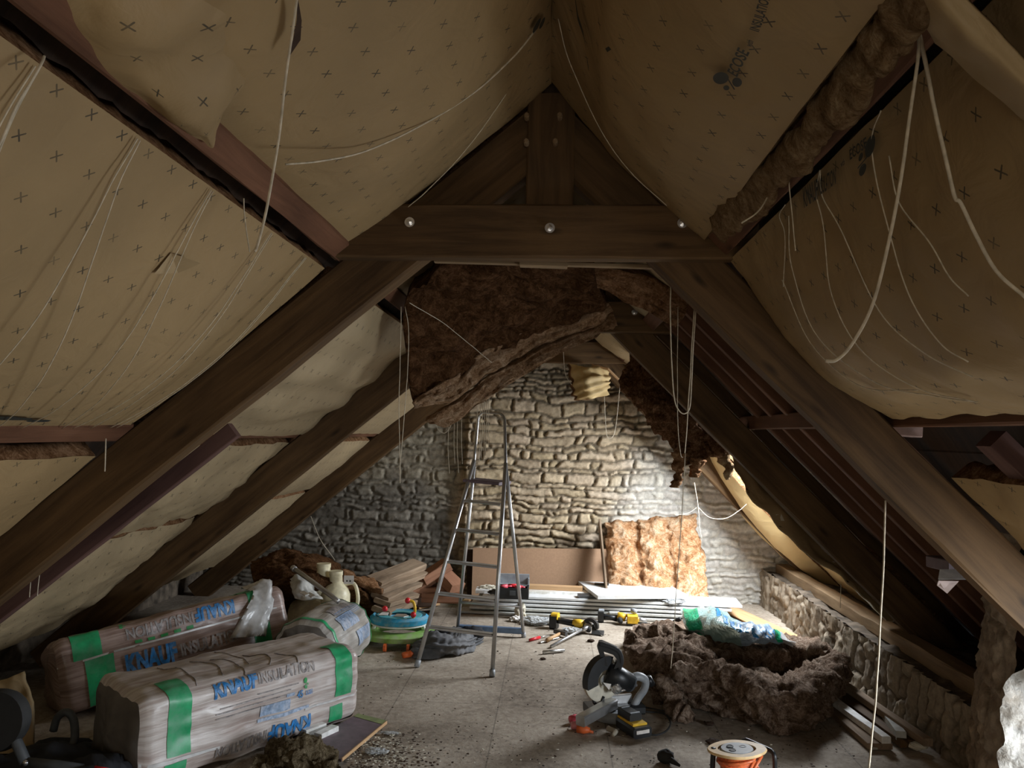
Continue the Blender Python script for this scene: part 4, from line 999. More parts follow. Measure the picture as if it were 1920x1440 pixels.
# ================================================================== STEPLADDER
fl, fr = Vector((-.91, 5.28, .0)), Vector((-.385, 5.13, .0)); bl, br = atz(857, 1187), atz(982, 1194)
al, ar = at(889, 862, 5.62), at(948, 868, 5.52)
tl, tr = at(896, 786, 5.72), at(946, 788, 5.64)
lad = thing('stepladder', (fl+br)/2, 'open aluminium stepladder with a hoop handrail standing mid floor', 'stepladder')
for f, a, z in ((fl, al, tl), (fr, ar, tr)):
    b = MB(); b.tube([f+(a-f)*.02, a], .0145, 10); b.build('front_stile', M['aluminium'], lad, True)
    b = MB(); b.tube([f, f+(a-f)*.03], .019, 10); b.build('foot', M['grey_plastic'], lad, True)
for f, a in ((bl, al), (br, ar)):
    b = MB(); b.tube([f+(a-f)*.015, a+Vector((0, .03, -.02))], .0135, 10); b.build('rear_leg', M['aluminium'], lad, True)
    b = MB(); b.tube([f, f+(a-f)*.025], .018, 10); b.build('foot', M['grey_plastic'], lad, True)
b = MB(); b.tube([al+(fl-al)*.06, al, tl]+[tl+Vector((.01, 0, .03)), tl+(tr-tl)*.18+Vector((0, 0, .055)), tl+(tr-tl)*.82+Vector((0, 0, .052)), tr+Vector((-.01, 0, .03))]+[tr, ar, ar+(fr-ar)*.06], .0115, 10)
b.build('handrail', M['steel'], lad, True)
hs = [.178, .335, .488, .645, .79]
for k, h in enumerate(hs):
    p, q = fl+(al-fl)*h, fr+(ar-fr)*h; p = p+Vector((0, 0, 0)); b = MB()
    n = Vector((0, 0, 1)); b.beam(p+Vector((.01, .02, 0)), q+Vector((-.01, .02, 0)), .055, .018, n, .004); b.build('tread', M['aluminium'], lad)
h = .885; p, q = fl+(al-fl)*h, fr+(ar-fr)*h
b = MB(); b.beam(p+Vector((.0, .10, .01)), q+Vector((.0, .10, .01)), .21, .022, (0, 0, 1), .004); b.build('platform', M['purple_grey'], lad)
b = MB(); b.beam(bl+(al-bl)*.02+Vector((0, 0, .02)), br+(ar-br)*.02+Vector((0, 0, .02)), .035, .045, (0, 0, 1), .004); b.build('rear_foot_bar', simple('blue_steel', (.16, .24, .38), .4, .4), lad)
b = MB(); b.tube([bl+(al-bl)*.19, br+(ar-br)*.19], .011, 8); b.build('rear_brace', M['aluminium'], lad, True)

# ================================================================== AT THE STONE GABLE
# leaning slab of golden wool, folded in three
TL, TR, BL, BR = at(1134, 984, 7.50), at(1308, 966, 7.52), at(1142, 1108, 7.22), at(1334, 1122, 7.12)
def SLB(u, v):
    p = TL.lerp(TR, u).lerp(BL.lerp(BR, u), v)
    c = min(abs(u-.33), abs(u-.66)); crease = -.05*math.exp(-(c/.020)**2)
    edge = -.06*(1-min(1, 10*min(u, 1-u, v*1.3+.01)))**2
    return p+Vector((0, -.02, .01))*0+Vector((.012*math.sin(v*9+u*3), -(crease+edge+.05*math.sin(PI*u*3)**2*.5), 0))
V, F, U = grid(SLB, 90, 70, lambda p, u, v: fbm(p*Vector((1, 1, 1)) if False else p, 7, 4)*.035+ridge(p, 11)*.016)
V2, F2, U2 = thick(V, F, U, 90, 70, lambda q: Vector((.01, .13, .02))+mn.noise_vector(V[q]*12)*.01)
lean = thing('leaning_wool_slab', BL.lerp(BR, .5), 'golden orange wool slab leaning on the stone gable', 'insulation wool')
mk('wool', V2, F2, M['wool_gold'], lean, U2)
b = MB(); b.beam(at(1124, 978, 7.45), at(1137, 1112, 7.12), .14, .018, (1, 0, 0), .002, 4, .002); prop(b.build('side_board', M['oak_old']), 'narrow brown board standing against the left edge of the golden slab', 'board')
# brown panel leaning on the gable
p = [at(887, 1028, 7.46), at(1150, 1030, 7.46), at(1150, 1126, 7.32), at(884, 1124, 7.32)]
b = MB(); b.prism(p, (0, .018, .002)); prop(b.build('hardboard_sheet', M['mdf']), 'wide plain brown panel leaning on the bottom of the gable', 'board')
p = [at(874, 1030, 7.50), at(889, 1030, 7.50), at(887, 1124, 7.38), at(876, 1124, 7.38)]
b = MB(); b.prism(p, (0, .012, 0)); prop(b.build('dark_board_sheet', M['board_dark']), 'dark panel edge sticking out left behind the brown panel', 'board')
# stack of long white boards on the floor
defs = [((862, 1150), (1275, 1168), .000, .16, 'lowest board of the white stack, nearest the tools'), ((880, 1142), (1300, 1160), .034, .18, 'second board of the white stack'),
        ((884, 1133), (1340, 1154), .066, .20, 'third board of the white stack'), ((893, 1126), (1372, 1148), .098, .24, 'fourth board of the white stack'),
        ((905, 1120), (1392, 1141), .128, .32, 'uppermost full length board of the white stack')]
for k, (a, c, z, w, lab) in enumerate(defs):
    A, B_ = atz(a[0], a[1], z), atz(c[0], c[1], z); d = (B_-A).normalized(); q = Vector((-d.y, d.x, 0))
    b = MB(); b.beam(A+q*w/2+Vector((0, 0, .0125)), B_+q*w/2+Vector((0, 0, .0125)), w, .019, (0, 0, 1), .002)
    prop(b.build('white_board', M['white_board' if k > 1 else 'card_grey']), lab, 'board', 'white boards stacked at the gable')
b = MB(); b.beam(atz(893, 1106, .155), atz(1105, 1112, .155), .16, .03, (0, 0, 1), .003); prop(b.build('short_board', M['white']), 'short dirty white board under the tool tray', 'board')
b = MB(); b.beam(atz(978, 1099, .19), atz(1092, 1104, .19), .07, .04, (0, 0, 1), .003); prop(b.build('pine_batten', M['pine']), 'reddish pine batten beside the tool tray', 'board')
p = [atz(1083, 1089, .21), atz(1248, 1093, .21), atz(1291, 1116, .21), atz(1121, 1117, .21)]
b = MB(); b.prism(p, (0, 0, -.03)); prop(b.build('white_laminate_sheet', M['white_board']), 'bright white panel lying askew on top of the board stack', 'board')
b = MB(); b.box(atz(1105, 1119, .16)+Vector((0, .02, 0)), (.20, .10, .035), .1, .004); prop(b.build('dark_block', M['steel_dark']), 'dark block propping the left corner of the white panel', 'block')
ph = MB(); ph.box(atz(1128, 1095, .217), (.13, .065, .012), -.1, .004); prop(ph.build('black_phone', M['black_plastic']), 'small black handheld gadget on the white panel', 'phone')
b = MB(); b.add([atz(1262, 1138, .096), atz(1330, 1128, .096), atz(1425, 1160, .012), atz(1385, 1160, .012)], [[0, 1, 2, 3]])
b = MB(); b.beam(atz(1352, 1135, .012), atz(1480, 1195, .012), .20, .012, (0, 0, 1), .002); prop(b.build('pine_board', M['pine']), 'pale pine board on the floor right of the white stack', 'board')
# crumpled clear strip on the boards
def crumple(name, c, r, label, mat='clear_film', sx=1, sy=1, sz=.4, group=None, seed=0, cat='plastic scrap'):
    b = MB(); b.ball(c, r, 26, 14, (sx, sy, sz), None, lambda d: 1+.5*mn.noise(d*2.6+Vector((seed, 0, 0)))+.25*mn.noise(d*6+Vector((seed, 3, 0))))
    return prop(b.build(name, M[mat], None, False), label, cat, group)
def film_mat(name, c, tr=.55, rough=.25):
    m, nt, b = nodes(name); b.inputs['Base Color'].default_value = (*c, 1); b.inputs['Roughness'].default_value = rough
    b.inputs['Transmission Weight'].default_value = tr; b.inputs['IOR'].default_value = 1.08
    v = coords(nt); n = nd(nt, 'ShaderNodeTexNoise', i_Scale=18.0, i_Detail=4.0, i_Distortion=1.5); lk(nt, v, n.inputs['Vector']); bump(nt, b, n.outputs['Fac'], .8, .02)
    M[name] = m
film_mat('clear_film', (.85, .88, .90)); film_mat('green_film', (.02, .48, .24), .25, .3); film_mat('milky_film', (.42, .66, .64), .45); film_mat('blue_film', (.03, .28, .66), .25, .3); film_mat('pale_blue_film', (.45, .66, .88), .45)
crumple('clear_scrap', atz(1262, 1128, .15), .075, 'crumpled clear wrapping at the right end of the white panel', sx=1.6)
crumple('clear_scrap', atz(1008, 1164, .025), .075, 'crumpled clear wrapping on the floor left of the grinder', sx=1.8)
crumple('clear_scrap', atz(1072, 1182, .02), .05, 'small clear scrap beside the hammer head', sx=1.6, seed=4)
# tool tray
tc_ = atz(962, 1119, .172); tt = thing('tool_tray', tc_, 'open black and grey tool tray with red tools inside', 'tool box', None, .03)
def Tt(x, y, z): return tc_+Vector((x, y, z))
b = MB(); b.box(Tt(0, 0, .01), (.27, .17, .02)); b.box(Tt(0, -.085, .045), (.27, .012, .09)); b.box(Tt(0, .085, .045), (.27, .012, .09)); b.box(Tt(-.13, 0, .045), (.012, .17, .09)); b.box(Tt(.13, 0, .045), (.012, .17, .09))
b.build('tray_body', M['black_plastic'], tt)
b = MB(); b.box(Tt(0, .16, .12), (.27, .012, .10), None); b.box(Tt(0, .12, .08), (.27, .09, .012)); b.box(Tt(-.13, .14, .10), (.012, .05, .08)); b.box(Tt(.13, .14, .10), (.012, .05, .08)); b.build('tray_lid', M['grey_plastic'], tt)
b = MB(); b.box(Tt(0, -.094, .05), (.05, .01, .04), None, .004); b.build('latch', M['dark_grey'], tt)
for i, (x, y, l, a) in enumerate(((-.06, -.01, .10, .3), (.02, .02, .13, -.15), (.06, -.03, .09, .1))):
    b = MB(); d = Vector((math.cos(a), math.sin(a), 0))*l/2; b.tube([Tt(x, y, .09)-d, Tt(x, y, .09)+d*.2], [.016, .018], 8); b.tube([Tt(x, y, .09)+d*.2, Tt(x, y, .09)+d], .006, 8)
    prop(b.build('red_tool', M['red' if i % 2 else 'pink_red'], None, True), ('leftmost red handled tool in the tray', 'middle red handled tool in the tray', 'rightmost red handled tool in the tray')[i], 'tool', 'tools in the tray')
crumple('work_glove', atz(915, 1101, .18), .05, 'pale dirty glove left of the tool tray', 'putty', 1.5, .8, .4, None, 5, 'glove')
crumple('dark_rag', atz(928, 1110, .18), .05, 'dark olive rag beside the tool tray', 'steel_dark', 1.2, .8, .4, None, 9, 'rag')
crumple('cloth_scrap', atz(975, 1147, .05), .06, 'crumpled pinkish cloth at the foot of the ladder right leg', 'putty', .8, .8, 1.2, None, 2, 'rag')
crumple('cloth_scrap', atz(968, 1160, .02), .045, 'pale cloth end trailing on the floor by the ladder', 'label_white', 1.2, .8, .5, None, 7, 'rag')

# ================================================================== POWER AND HAND TOOLS ON THE FLOOR
def place(c, ang):
    c = Vector(c); ca, sa = math.cos(ang), math.sin(ang)
    return lambda x, y, z: Vector((c.x+x*ca-y*sa, c.y+x*sa+y*ca, c.z+z))
# angle grinder
A, B_ = atz(1050, 1170, .04), atz(1100, 1176, .04)
g = thing('angle_grinder', (A+B_)/2, 'yellow and black angle grinder with a battery, leftmost of the power tools', 'power tool')
T = place(Vector(((A.x+B_.x)/2, (A.y+B_.y)/2, 0)), math.atan2(B_.y-A.y, B_.x-A.x))
b = MB(); b.tube([T(-.14, 0, .07), T(-.10, 0, .065), T(-.02, 0, .06), T(.06, 0, .055), T(.10, 0, .05)], [.026, .024, .026, .032, .030], 12); b.build('body', M['black_plastic'], g, True)
b = MB(); b.tube([T(.0, 0, .064), T(.05, 0, .062), T(.09, 0, .055)], [.029, .036, .032], 12); b.build('yellow_collar', M['yellow'], g, True)
b = MB(); b.box(T(-.165, 0, .055), (.06, .075, .11), math.atan2(B_.y-A.y, B_.x-A.x), .01); b.build('battery', M['black_plastic'], g)
b = MB(); b.box(T(-.155, 0, .10), (.055, .07, .05), math.atan2(B_.y-A.y, B_.x-A.x), .012); b.box(T(-.185, 0, .075), (.012, .07, .06), math.atan2(B_.y-A.y, B_.x-A.x), .004); b.build('battery_shell', M['yellow'], g)
b = MB(); b.tube([T(.10, 0, .05), T(.13, 0, .05), T(.155, 0, .045)], [.034, .036, .026], 12); b.build('gear_head', M['steel'], g, True)
b = MB(); b.lathe(T(.14, -.03, .03), T(0, -1, .35)-T(0, 0, 0), [(.0, 0), (.022, 0), (.022, .02), (.0, .02)], 16); b.build('spindle', M['black_rubber'], g, True)
b = MB(); rings = []
for k in range(15):
    a = -.2+k/14*2.6; c = T(.145, 0, .05); o_ = T(math.cos(a)*.068, 0, math.sin(a)*.068)-T(0, 0, 0)
    rings.append([c+o_+(T(0, -.02, 0)-T(0, 0, 0)), c+o_+(T(0, .02, 0)-T(0, 0, 0)), c+o_*.62+(T(0, .02, 0)-T(0, 0, 0)), c+o_*.62+(T(0, -.02, 0)-T(0, 0, 0))])
b.loft(rings); b.build('blade_guard', M['black_plastic'], g)
def drill(px, py, ang, label, s=1.0, bat=True):
    c = atz(px, py, 0); g = thing('cordless_drill', c, label, 'power tool', 'yellow cordless tools lying in a row'); T = place(c, ang)
    b = MB(); b.tube([T(-.10*s, 0, .05), T(-.04*s, 0, .045), T(.02*s, 0, .035)], [.022*s, .020*s, .026*s], 10); b.build('grip', M['black_plastic'], g, True)
    b = MB(); b.tube([T(.02*s, 0, .06*s), T(.06*s, 0, .055*s), T(.09*s, 0, .045*s)], [.032*s, .036*s, .030*s], 12); b.build('motor_housing', M['yellow'], g, True)
    b = MB(); b.tube([T(.04*s, -.035*s, .035*s), T(.05*s, -.075*s, .03*s)], [.026*s, .018*s], 10); b.build('chuck', M['black_rubber'], g, True)
    b = MB(); b.box(T(-.12*s, .01, .05), (.05*s, .07*s, .09*s), ang, .008); b.build('battery', M['black_plastic'], g)
    b = MB(); b.box(T(-.115*s, .01, .095), (.045*s, .06*s, .02*s), ang, .004); b.build('battery_top', M['grey_plastic'], g)
    return g
drill(1153, 1168, -.1, 'yellow cordless drill on its side in the middle of the row', 1.0)
c = atz(1190, 1172, 0); g = thing('impact_driver', c, 'small square yellow driver lying rightmost in the row of power tools', 'power tool', 'yellow cordless tools lying in a row'); T = place(c, 0)
b = MB(); b.box(T(-.02, 0, .05), (.085, .08, .075), 0, .01); b.build('motor_housing', M['yellow'], g)
b = MB(); b.tube([T(.02, 0, .045), T(.06, 0, .04), T(.10, 0, .035)], [.03, .026, .02], 10); b.build('gear_case', M['steel'], g, True)
b = MB(); b.tube([T(-.01, .02, .09), T(.0, .03, .13)], [.026, .03], 8); b.build('grip', M['grey_plastic'], g, True)
b = MB(); b.box(T(.03, -.01, .012), (.20, .05, .02), 0, .004); b.build('base_shoe', M['black_plastic'], g)
# hammer
h = thing('claw_hammer', atz(1040, 1192, .02), 'hammer with a pale wooden handle lying left of the scraper', 'hammer')
b = MB(); b.tube([atz(1026, 1200, .02), atz(1040, 1193, .02), atz(1054, 1186, .02)], [.016, .013, .012], 8); b.build('handle', M['pine'], h, True)
b = MB(); b.beam(atz(1040, 1183, .025), atz(1062, 1189, .025), .03, .032, (0, 0, 1), .006); b.build('head', M['steel_dark'], h)
b = MB(); b.tube([atz(993, 1200, .012), atz(1012, 1195, .012)], [.011, .012], 8); o = b.build('screwdriver', M['red'], None, True); prop(o, 'red screwdriver left of the hammer', 'screwdriver')
b = MB(); b.tube([atz(1012, 1195, .012), atz(1028, 1191, .010)], .004, 6); b.build('blade', M['steel'], o, True)
b = MB(); b.beam(atz(1012, 1204, .008), atz(1046, 1195, .008), .03, .008, (0, 0, 1), .002); prop(b.build('steel_scraper', M['steel']), 'bright flat steel blade below the hammer handle', 'tool')
# long scraper: tube handle and dark blade
sc = thing('floor_scraper', atz(1075, 1195, 0), 'long handled floor scraper with a dark flat blade', 'scraper')
b = MB(); b.tube([atz(1033, 1212, .014), atz(1108, 1171, .05)], .011, 10); b.tube([atz(1094, 1180, .045), atz(1112, 1170, .05)], .016, 10); b.build('handle', M['aluminium'], sc, True)
b = MB(); b.prism([atz(1110, 1172, .06), atz(1114, 1172, .06), atz(1117, 1182, .02), atz(1133, 1184, .02), atz(1132, 1192, .004), atz(1109, 1189, .004)], (0, .004, .006)); b.build('blade', M['steel_dark'], sc)
b = MB(); b.tube([atz(1018, 1223, .012), atz(1058, 1219, .012)], [.013, .012], 8); prop(b.build('steel_tube', M['steel'], None, True), 'short grey metal tube nearest the camera among the hand tools', 'tube')
b = MB(); b.beam(atz(1073, 1146, .045), atz(1093, 1143, .045), .02, .012, (0, 0, 1), .003); prop(b.build('white_knife', M['white']), 'white handled knife lying on the board edge above the grinder', 'knife')
b = MB(); b.box(atz(1152, 1149, .06), (.085, .05, .018), 0, .003); prop(b.build('white_box', M['card_grey']), 'pale small box on the lowest board above the drill', 'box')

# ================================================================== MITRE SAW
c0 = atz(1150, 1352, 0); saw = thing('mitre_saw', c0, 'compact black and grey mitre saw standing in front of the wool pile', 'saw')
def W(px, py, dy=0.0): return at(px, py, c0.y+dy)
def plate(name, pts, dy, dep, mat): b = MB(); b.prism([W(x, y, dy) for x, y in pts], (0, dep, 0)); return b.build(name, M[mat], saw, 'auto')
zc = W(1150, 1330, .0)
b = MB(); b.lathe(Vector((zc.x+.01, zc.y+.08, .0)), (0, 0, 1), [(.0, 0), (.13, 0), (.135, .03), (.12, .055), (.0, .06)], 28); b.build('turntable', M['grey_plastic'], saw, 'auto')
b = MB(); b.beam(Vector((zc.x-.15, zc.y+.04, .045)), Vector((zc.x+.17, zc.y+.12, .045)), .13, .05, (0, 0, 1), .01); b.build('base', M['black_plastic'], saw)
b = MB(); b.beam(atz(1088, 1352, .07), atz(1150, 1318, .09), .06, .055, (0, 0, 1), .006); b.build('table_arm', M['aluminium'], saw)
b = MB(); b.beam(Vector((zc.x-.03, zc.y+.07, .085)), Vector((zc.x+.11, zc.y+.12, .085)), .025, .06, (0, 0, 1), .004); b.build('fence', M['aluminium'], saw)
bc = W(1127, 1272, .02)
disc = Vector((.55, -.80, .0)).normalized(); dr = Vector((.80, .55, 0))
def arc(a0, a1, r0, r1, n=22): return [bc+(dr*math.cos(a)+Vector((0, 0, 1))*math.sin(a))*r1 for a in [a0+(a1-a0)*k/n for k in range(n+1)]]+[bc+(dr*math.cos(a)+Vector((0, 0, 1))*math.sin(a))*r0 for a in [a1+(a0-a1)*k/n for k in range(n+1)]]
b = MB(); b.lathe(bc-disc*.012, disc, [(.0, 0), (.118, 0), (.124, .006), (.124, .030), (.116, .034), (0, .030)], 40); b.build('lower_guard', M['putty'], saw, 'auto')
b = MB(); b.prism(arc(1.2, 3.4, .06, .135), disc*.05); b.build('upper_guard', M['black_plastic'], saw, 'auto')
b = MB(); b.lathe(bc+disc*.03, disc, [(.0, 0), (.03, 0), (.03, .012), (0, .012)], 16); b.build('blade_flange', M['steel'], saw, 'auto')
b = MB(); b.tube([W(1138, 1262, .0), W(1160, 1270, .02), W(1183, 1281, .04)], [.058, .060, .050], 16); b.build('motor', M['black_plastic'], saw, True)
b = MB(); b.lathe(W(1183, 1281, .04), W(1183, 1281, .04)-W(1160, 1270, .02), [(.05, 0), (.044, .012), (.0, .016)], 16); b.build('motor_cap', M['dark_grey'], saw, 'auto')
plate('handle_bracket', [(1124, 1204), (1130, 1204), (1158, 1216), (1166, 1232), (1163, 1250), (1150, 1256), (1158, 1238), (1150, 1228), (1132, 1222), (1140, 1250), (1130, 1246), (1120, 1215)], -.03, .05, 'black_plastic')
b = MB(); b.tube(smooth_path([W(1122, 1207, -.02), W(1142, 1212, -.02), W(1160, 1222, -.02), W(1165, 1240, -.02), W(1160, 1254, -.01)], 16), .014, 8); b.build('handle', M['black_rubber'], saw, True)
b = MB(); b.tube(smooth_path([W(1180, 1274, .05), W(1196, 1268, .06), W(1210, 1276, .08), W(1208, 1292, .09), W(1197, 1308, .09), W(1188, 1324, .08)], 20), [.024]*8+[.022]*13, 10); b.build('swing_arm', M['grey_plastic'], saw, True)
b = MB(); b.tube([W(1214, 1270, .10), W(1222, 1284, .11)], .022, 10); b.build('pivot_knob', M['black_plastic'], saw, True)
b = MB(); b.tube([W(1158, 1298, -.02), W(1194, 1284, .04)], .008, 8); b.build('slide_rod', M['zinc'], saw, True)
b = MB(); b.prism([W(1131, 1280, -.05), W(1146, 1283, -.05), W(1142, 1294, -.05)], (0, .006, 0)); b.build('label_plate', M['label_white'], saw)
b = MB(); b.ball(W(1156, 1292, -.04), .028, 12, 8, (1, .6, 1), None, lambda d: 1+.4*mn.noise(d*3)); b.build('blade_clamp', M['steel'], saw, False)
b = MB(); b.tube(smooth_path([W(1113, 1306, -.02), W(1114, 1318, -.02), W(1125, 1322, -.02), W(1132, 1306, .0)], 12), .008, 8); b.build('lock_lever', M['black_plastic'], saw, True)
# charger with battery
cc = atz(1188, 1374, 0); ch = thing('battery_charger', cc, 'black and yellow battery charger on the floor in front of the saw', 'charger'); T = place(cc, math.radians(118))
b = MB(); b.box(T(.0, 0, .03), (.17, .115, .055), math.radians(118), .012); b.build('case', M['black_plastic'], ch)
b = MB(); b.box(T(.015, 0, .063), (.15, .09, .012), math.radians(118), .004); b.build('yellow_rim', M['yellow'], ch)
b = MB(); b.box(T(.04, 0, .085), (.12, .075, .045), math.radians(118), .008); b.build('battery', M['black_plastic'], ch)
b = MB(); b.box(T(-.087, 0, .035), (.004, .08, .018), math.radians(118), .001); b.build('front_label', M['label_white'], ch)
b = MB(); b.box(T(.085, 0, .110), (.012, .05, .004), math.radians(118), .001); b.box(T(-.01, 0, .110), (.006, .06, .004), math.radians(118), .001); b.build('battery_stripe', M['grey_plastic'], ch)
cord('black_flex', [atz(1212, 1376, .01), atz(1232, 1378, .008), atz(1250, 1370, .008), atz(1257, 1355, .008), atz(1250, 1342, .008), atz(1238, 1336, .008), atz(1210, 1334, .008), atz(1200, 1328, .01)], .005, 'black power lead looping on the floor right of the saw', None, 50, M['black_rubber'])
cord('black_flex', [atz(1210, 1326, .01), atz(1240, 1332, .008), atz(1275, 1342, .01), atz(1300, 1346, .02)], .005, 'black power lead running under the wool pile', None, 30, M['black_rubber'])
for (px, py, m, lab, a) in ((1083, 1360, 'pink', 'pink clamp tip by the saw table arm', .2), (1094, 1368, 'orange', 'orange clamp beside the pink one on the floor', -.2), (1079, 1347, 'pink_red', 'small red end cap just behind the pink clamp', .6)):
    c = atz(px, py, .02); b = MB(); d = Vector((math.cos(a), math.sin(a), 0))*.035; b.tube([c-d, c, c+d], [.020, .022, .013], 10); b.tube([c+d*.2, c+d*1.5+Vector((0, -.01, -.005))], [.010, .007], 8)
    prop(b.build('spring_clamp', M[m], None, True), lab, 'clamp')
b = MB(); b.tube([atz(1140, 1366, .015), atz(1155, 1372, .015), atz(1150, 1378, .012)], [.016, .014, .010], 8); prop(b.build('pale_offcut', M['putty'], None, True), 'small pale offcut beside the charger', 'scrap')
# brush in the foreground
c = atz(1248, 1418, .03); o = MB(); o.ball(c, .042, 14, 9, (1, .8, .8), None, lambda d: 1+.2*mn.noise(d*4)); o.tube([c, atz(1262, 1428, .02), atz(1275, 1436, .01)], [.02, .014, .006], 8)
prop(o.build('dark_plug', M['black_rubber'], None, True), 'dark bulbous plug lying at the bottom edge', 'plug')
# ================================================================== BROWN WOOL PILE AND THE BAG OVER IT
pile = thing('wool_pile', atz(1380, 1300, 0), 'big heap of brown grey wool with a dark hollow, on the floor at right', 'insulation wool')
def PL(z, px, py): return atz(px, py, z)
# slab lying on the floor: front face, lumpy top, hollow near the right end
rows = [[PL(.00, 1228, 1318), PL(.0, 1290, 1325), PL(.0, 1370, 1345), PL(.0, 1459, 1374), PL(.0, 1520, 1362), PL(.0, 1562, 1322)],
        [PL(.10, 1215, 1290), PL(.12, 1290, 1290), PL(.13, 1365, 1305), PL(.12, 1450, 1335), PL(.12, 1530, 1325), PL(.10, 1568, 1290)],
        [PL(.17, 1190, 1255), PL(.24, 1285, 1255), PL(.23, 1360, 1270), PL(.22, 1450, 1300), PL(.20, 1520, 1290), PL(.18, 1572, 1260)],
        [PL(.20, 1172, 1225), PL(.28, 1280, 1232), PL(.25, 1350, 1250), PL(.13, 1455, 1283), PL(.12, 1500, 1270), PL(.22, 1572, 1240)],
        [PL(.20, 1170, 1205), PL(.27, 1265, 1208), PL(.24, 1350, 1225), PL(.08, 1450, 1262), PL(.08, 1490, 1255), PL(.24, 1560, 1224)],
        [PL(.16, 1180, 1190), PL(.23, 1260, 1190), PL(.22, 1350, 1205), PL(.22, 1440, 1218), PL(.20, 1495, 1212), PL(.22, 1540, 1216)],
        [PL(.02, 1200, 1180), PL(.04, 1265, 1172), PL(.05, 1350, 1182), PL(.05, 1430, 1195), PL(.05, 1490, 1200), PL(.04, 1535, 1205)]]
def dpl(p, u, v):
    return fbm(p, 5, 5)*.045+max(0, ridge(p, 9))*.040+mn.noise(p*22)*.014+mn.noise(p*50)*.005
S = patch(rows); V, F, U = grid(S, 130, 90, dpl); V = [Vector((v.x, v.y, max(v.z, .004))) for v in V]
mk('wool_slab', V, F, M['wool_grey'], pile, U)
def tuft(name, pts, rr, mat, parent=None, n=40, amp=.03, seed=0):
    b = MB(); P = smooth_path(pts, n); rings = []
    for i, p in enumerate(P):
        t = (P[min(i+1, n)]-P[max(i-1, 0)]).normalized(); a = t.orthogonal().normalized(); q = t.cross(a)
        r = crom([Vector((x, 0, 0)) for x in rr], i/n).x; ring = []
        for k in range(18):
            d = a*math.cos(2*PI*k/18)+q*math.sin(2*PI*k/18); w = p+d*r
            w = w+d*(fbm(w+Vector((seed, 0, 0)), 12, 4)*amp+mn.noise(w*34)*amp*.3); w.z = max(w.z, .004); ring.append(w)
        rings.append(ring)
    b.loft(rings); return b.build(name, M[mat], parent, True)
tuft('loose_tuft', [atz(1240, 1262, .20), atz(1248, 1285, .14), atz(1262, 1312, .07), atz(1275, 1335, .04), atz(1300, 1350, .02)], [.03, .06, .05, .05, .03], 'wool_grey', pile, 44, .045)
tuft('loose_tuft', [atz(1262, 1262, .24), atz(1310, 1256, .24), atz(1335, 1240, .26)], [.04, .05, .03], 'wool_grey', pile, 36, .04, 3)
tuft('loose_tuft', [atz(1335, 1252, .22), atz(1338, 1275, .17), atz(1332, 1298, .10), atz(1331, 1310, .06)], [.05, .045, .02, .006], 'wool_grey', pile, 30, .02, 6)
tuft('loose_tuft', [atz(1180, 1212, .20), atz(1215, 1198, .22), atz(1260, 1194, .22)], [.05, .07, .05], 'wool_grey', pile, 40, .05, 9)
tuft('rim_fold', [atz(1470, 1296, .20), atz(1520, 1296, .16), atz(1560, 1272, .16), atz(1570, 1240, .20), atz(1540, 1218, .22)], [.04, .06, .07, .06, .04], 'wool_grey', pile, 50, .05, 12)
# coloured plastic bag
bag = thing('plastic_bag', atz(1380, 1190, .2), 'crumpled translucent bag, green blue and clear, draped over the back of the wool heap', 'bag')
rows = [[PL(.30, 1276, 1142), PL(.34, 1330, 1138), PL(.36, 1390, 1165), PL(.30, 1440, 1172), PL(.24, 1490, 1204)],
        [PL(.32, 1280, 1160), PL(.40, 1335, 1158), PL(.42, 1390, 1178), PL(.34, 1440, 1182), PL(.25, 1490, 1207)],
        [PL(.28, 1290, 1180), PL(.36, 1340, 1180), PL(.38, 1395, 1192), PL(.31, 1445, 1195), PL(.23, 1488, 1210)],
        [PL(.24, 1300, 1188), PL(.27, 1345, 1204), PL(.28, 1400, 1208), PL(.26, 1450, 1206), PL(.22, 1487, 1212)]]
SBG = patch(rows)
def dbg(p, u, v): return fbm(p, 6, 4)*.020+.008*math.sin(u*40+v*9+6*mn.noise(p*5))
def bagpart(name, u0, u1, v0, v1, mat, o=0.0):
    Sx = lambda u, v: SBG(u0+(u1-u0)*u, v0+(v1-v0)*v)+Vector((0, -o, o))
    V, F, U = grid(Sx, max(8, int(70*(u1-u0))), max(4, int(30*(v1-v0))), lambda p, u, v: dbg(p-Vector((0, -o, o)), u0+(u1-u0)*u, v0+(v1-v0)*v)); mk(name, V, F, M[mat], bag, U)
bagpart('bag_film', 0, .46, 0, 1, 'milky_film'); bagpart('bag_film', .46, .88, 0, 1, 'pale_blue_film'); bagpart('bag_film', .88, 1, 0, 1, 'clear_film')
bagpart('green_band', .02, .14, .02, .98, 'green_film', .006); bagpart('green_band', .80, .87, .1, .9, 'green_film', .006)
for i in range(6): bagpart('printed_stripe', .30+.055*i, .335+.055*i, .04+.07*i, .26+.09*i, 'blue_film', .007)
for i in range(5): bagpart('printed_stripe', .66+.03*i, .672+.03*i, .35, .8, 'blue_film', .007)
b = MB(); b.tube(smooth_path([atz(1258, 1190, .06), atz(1259, 1176, .12), atz(1265, 1166, .17), atz(1276, 1160, .20)], 14), .016, 8)
prop(b.build('black_hose', M['black_rubber'], None, True), 'short black curved hose sticking up behind the wool heap', 'hose')

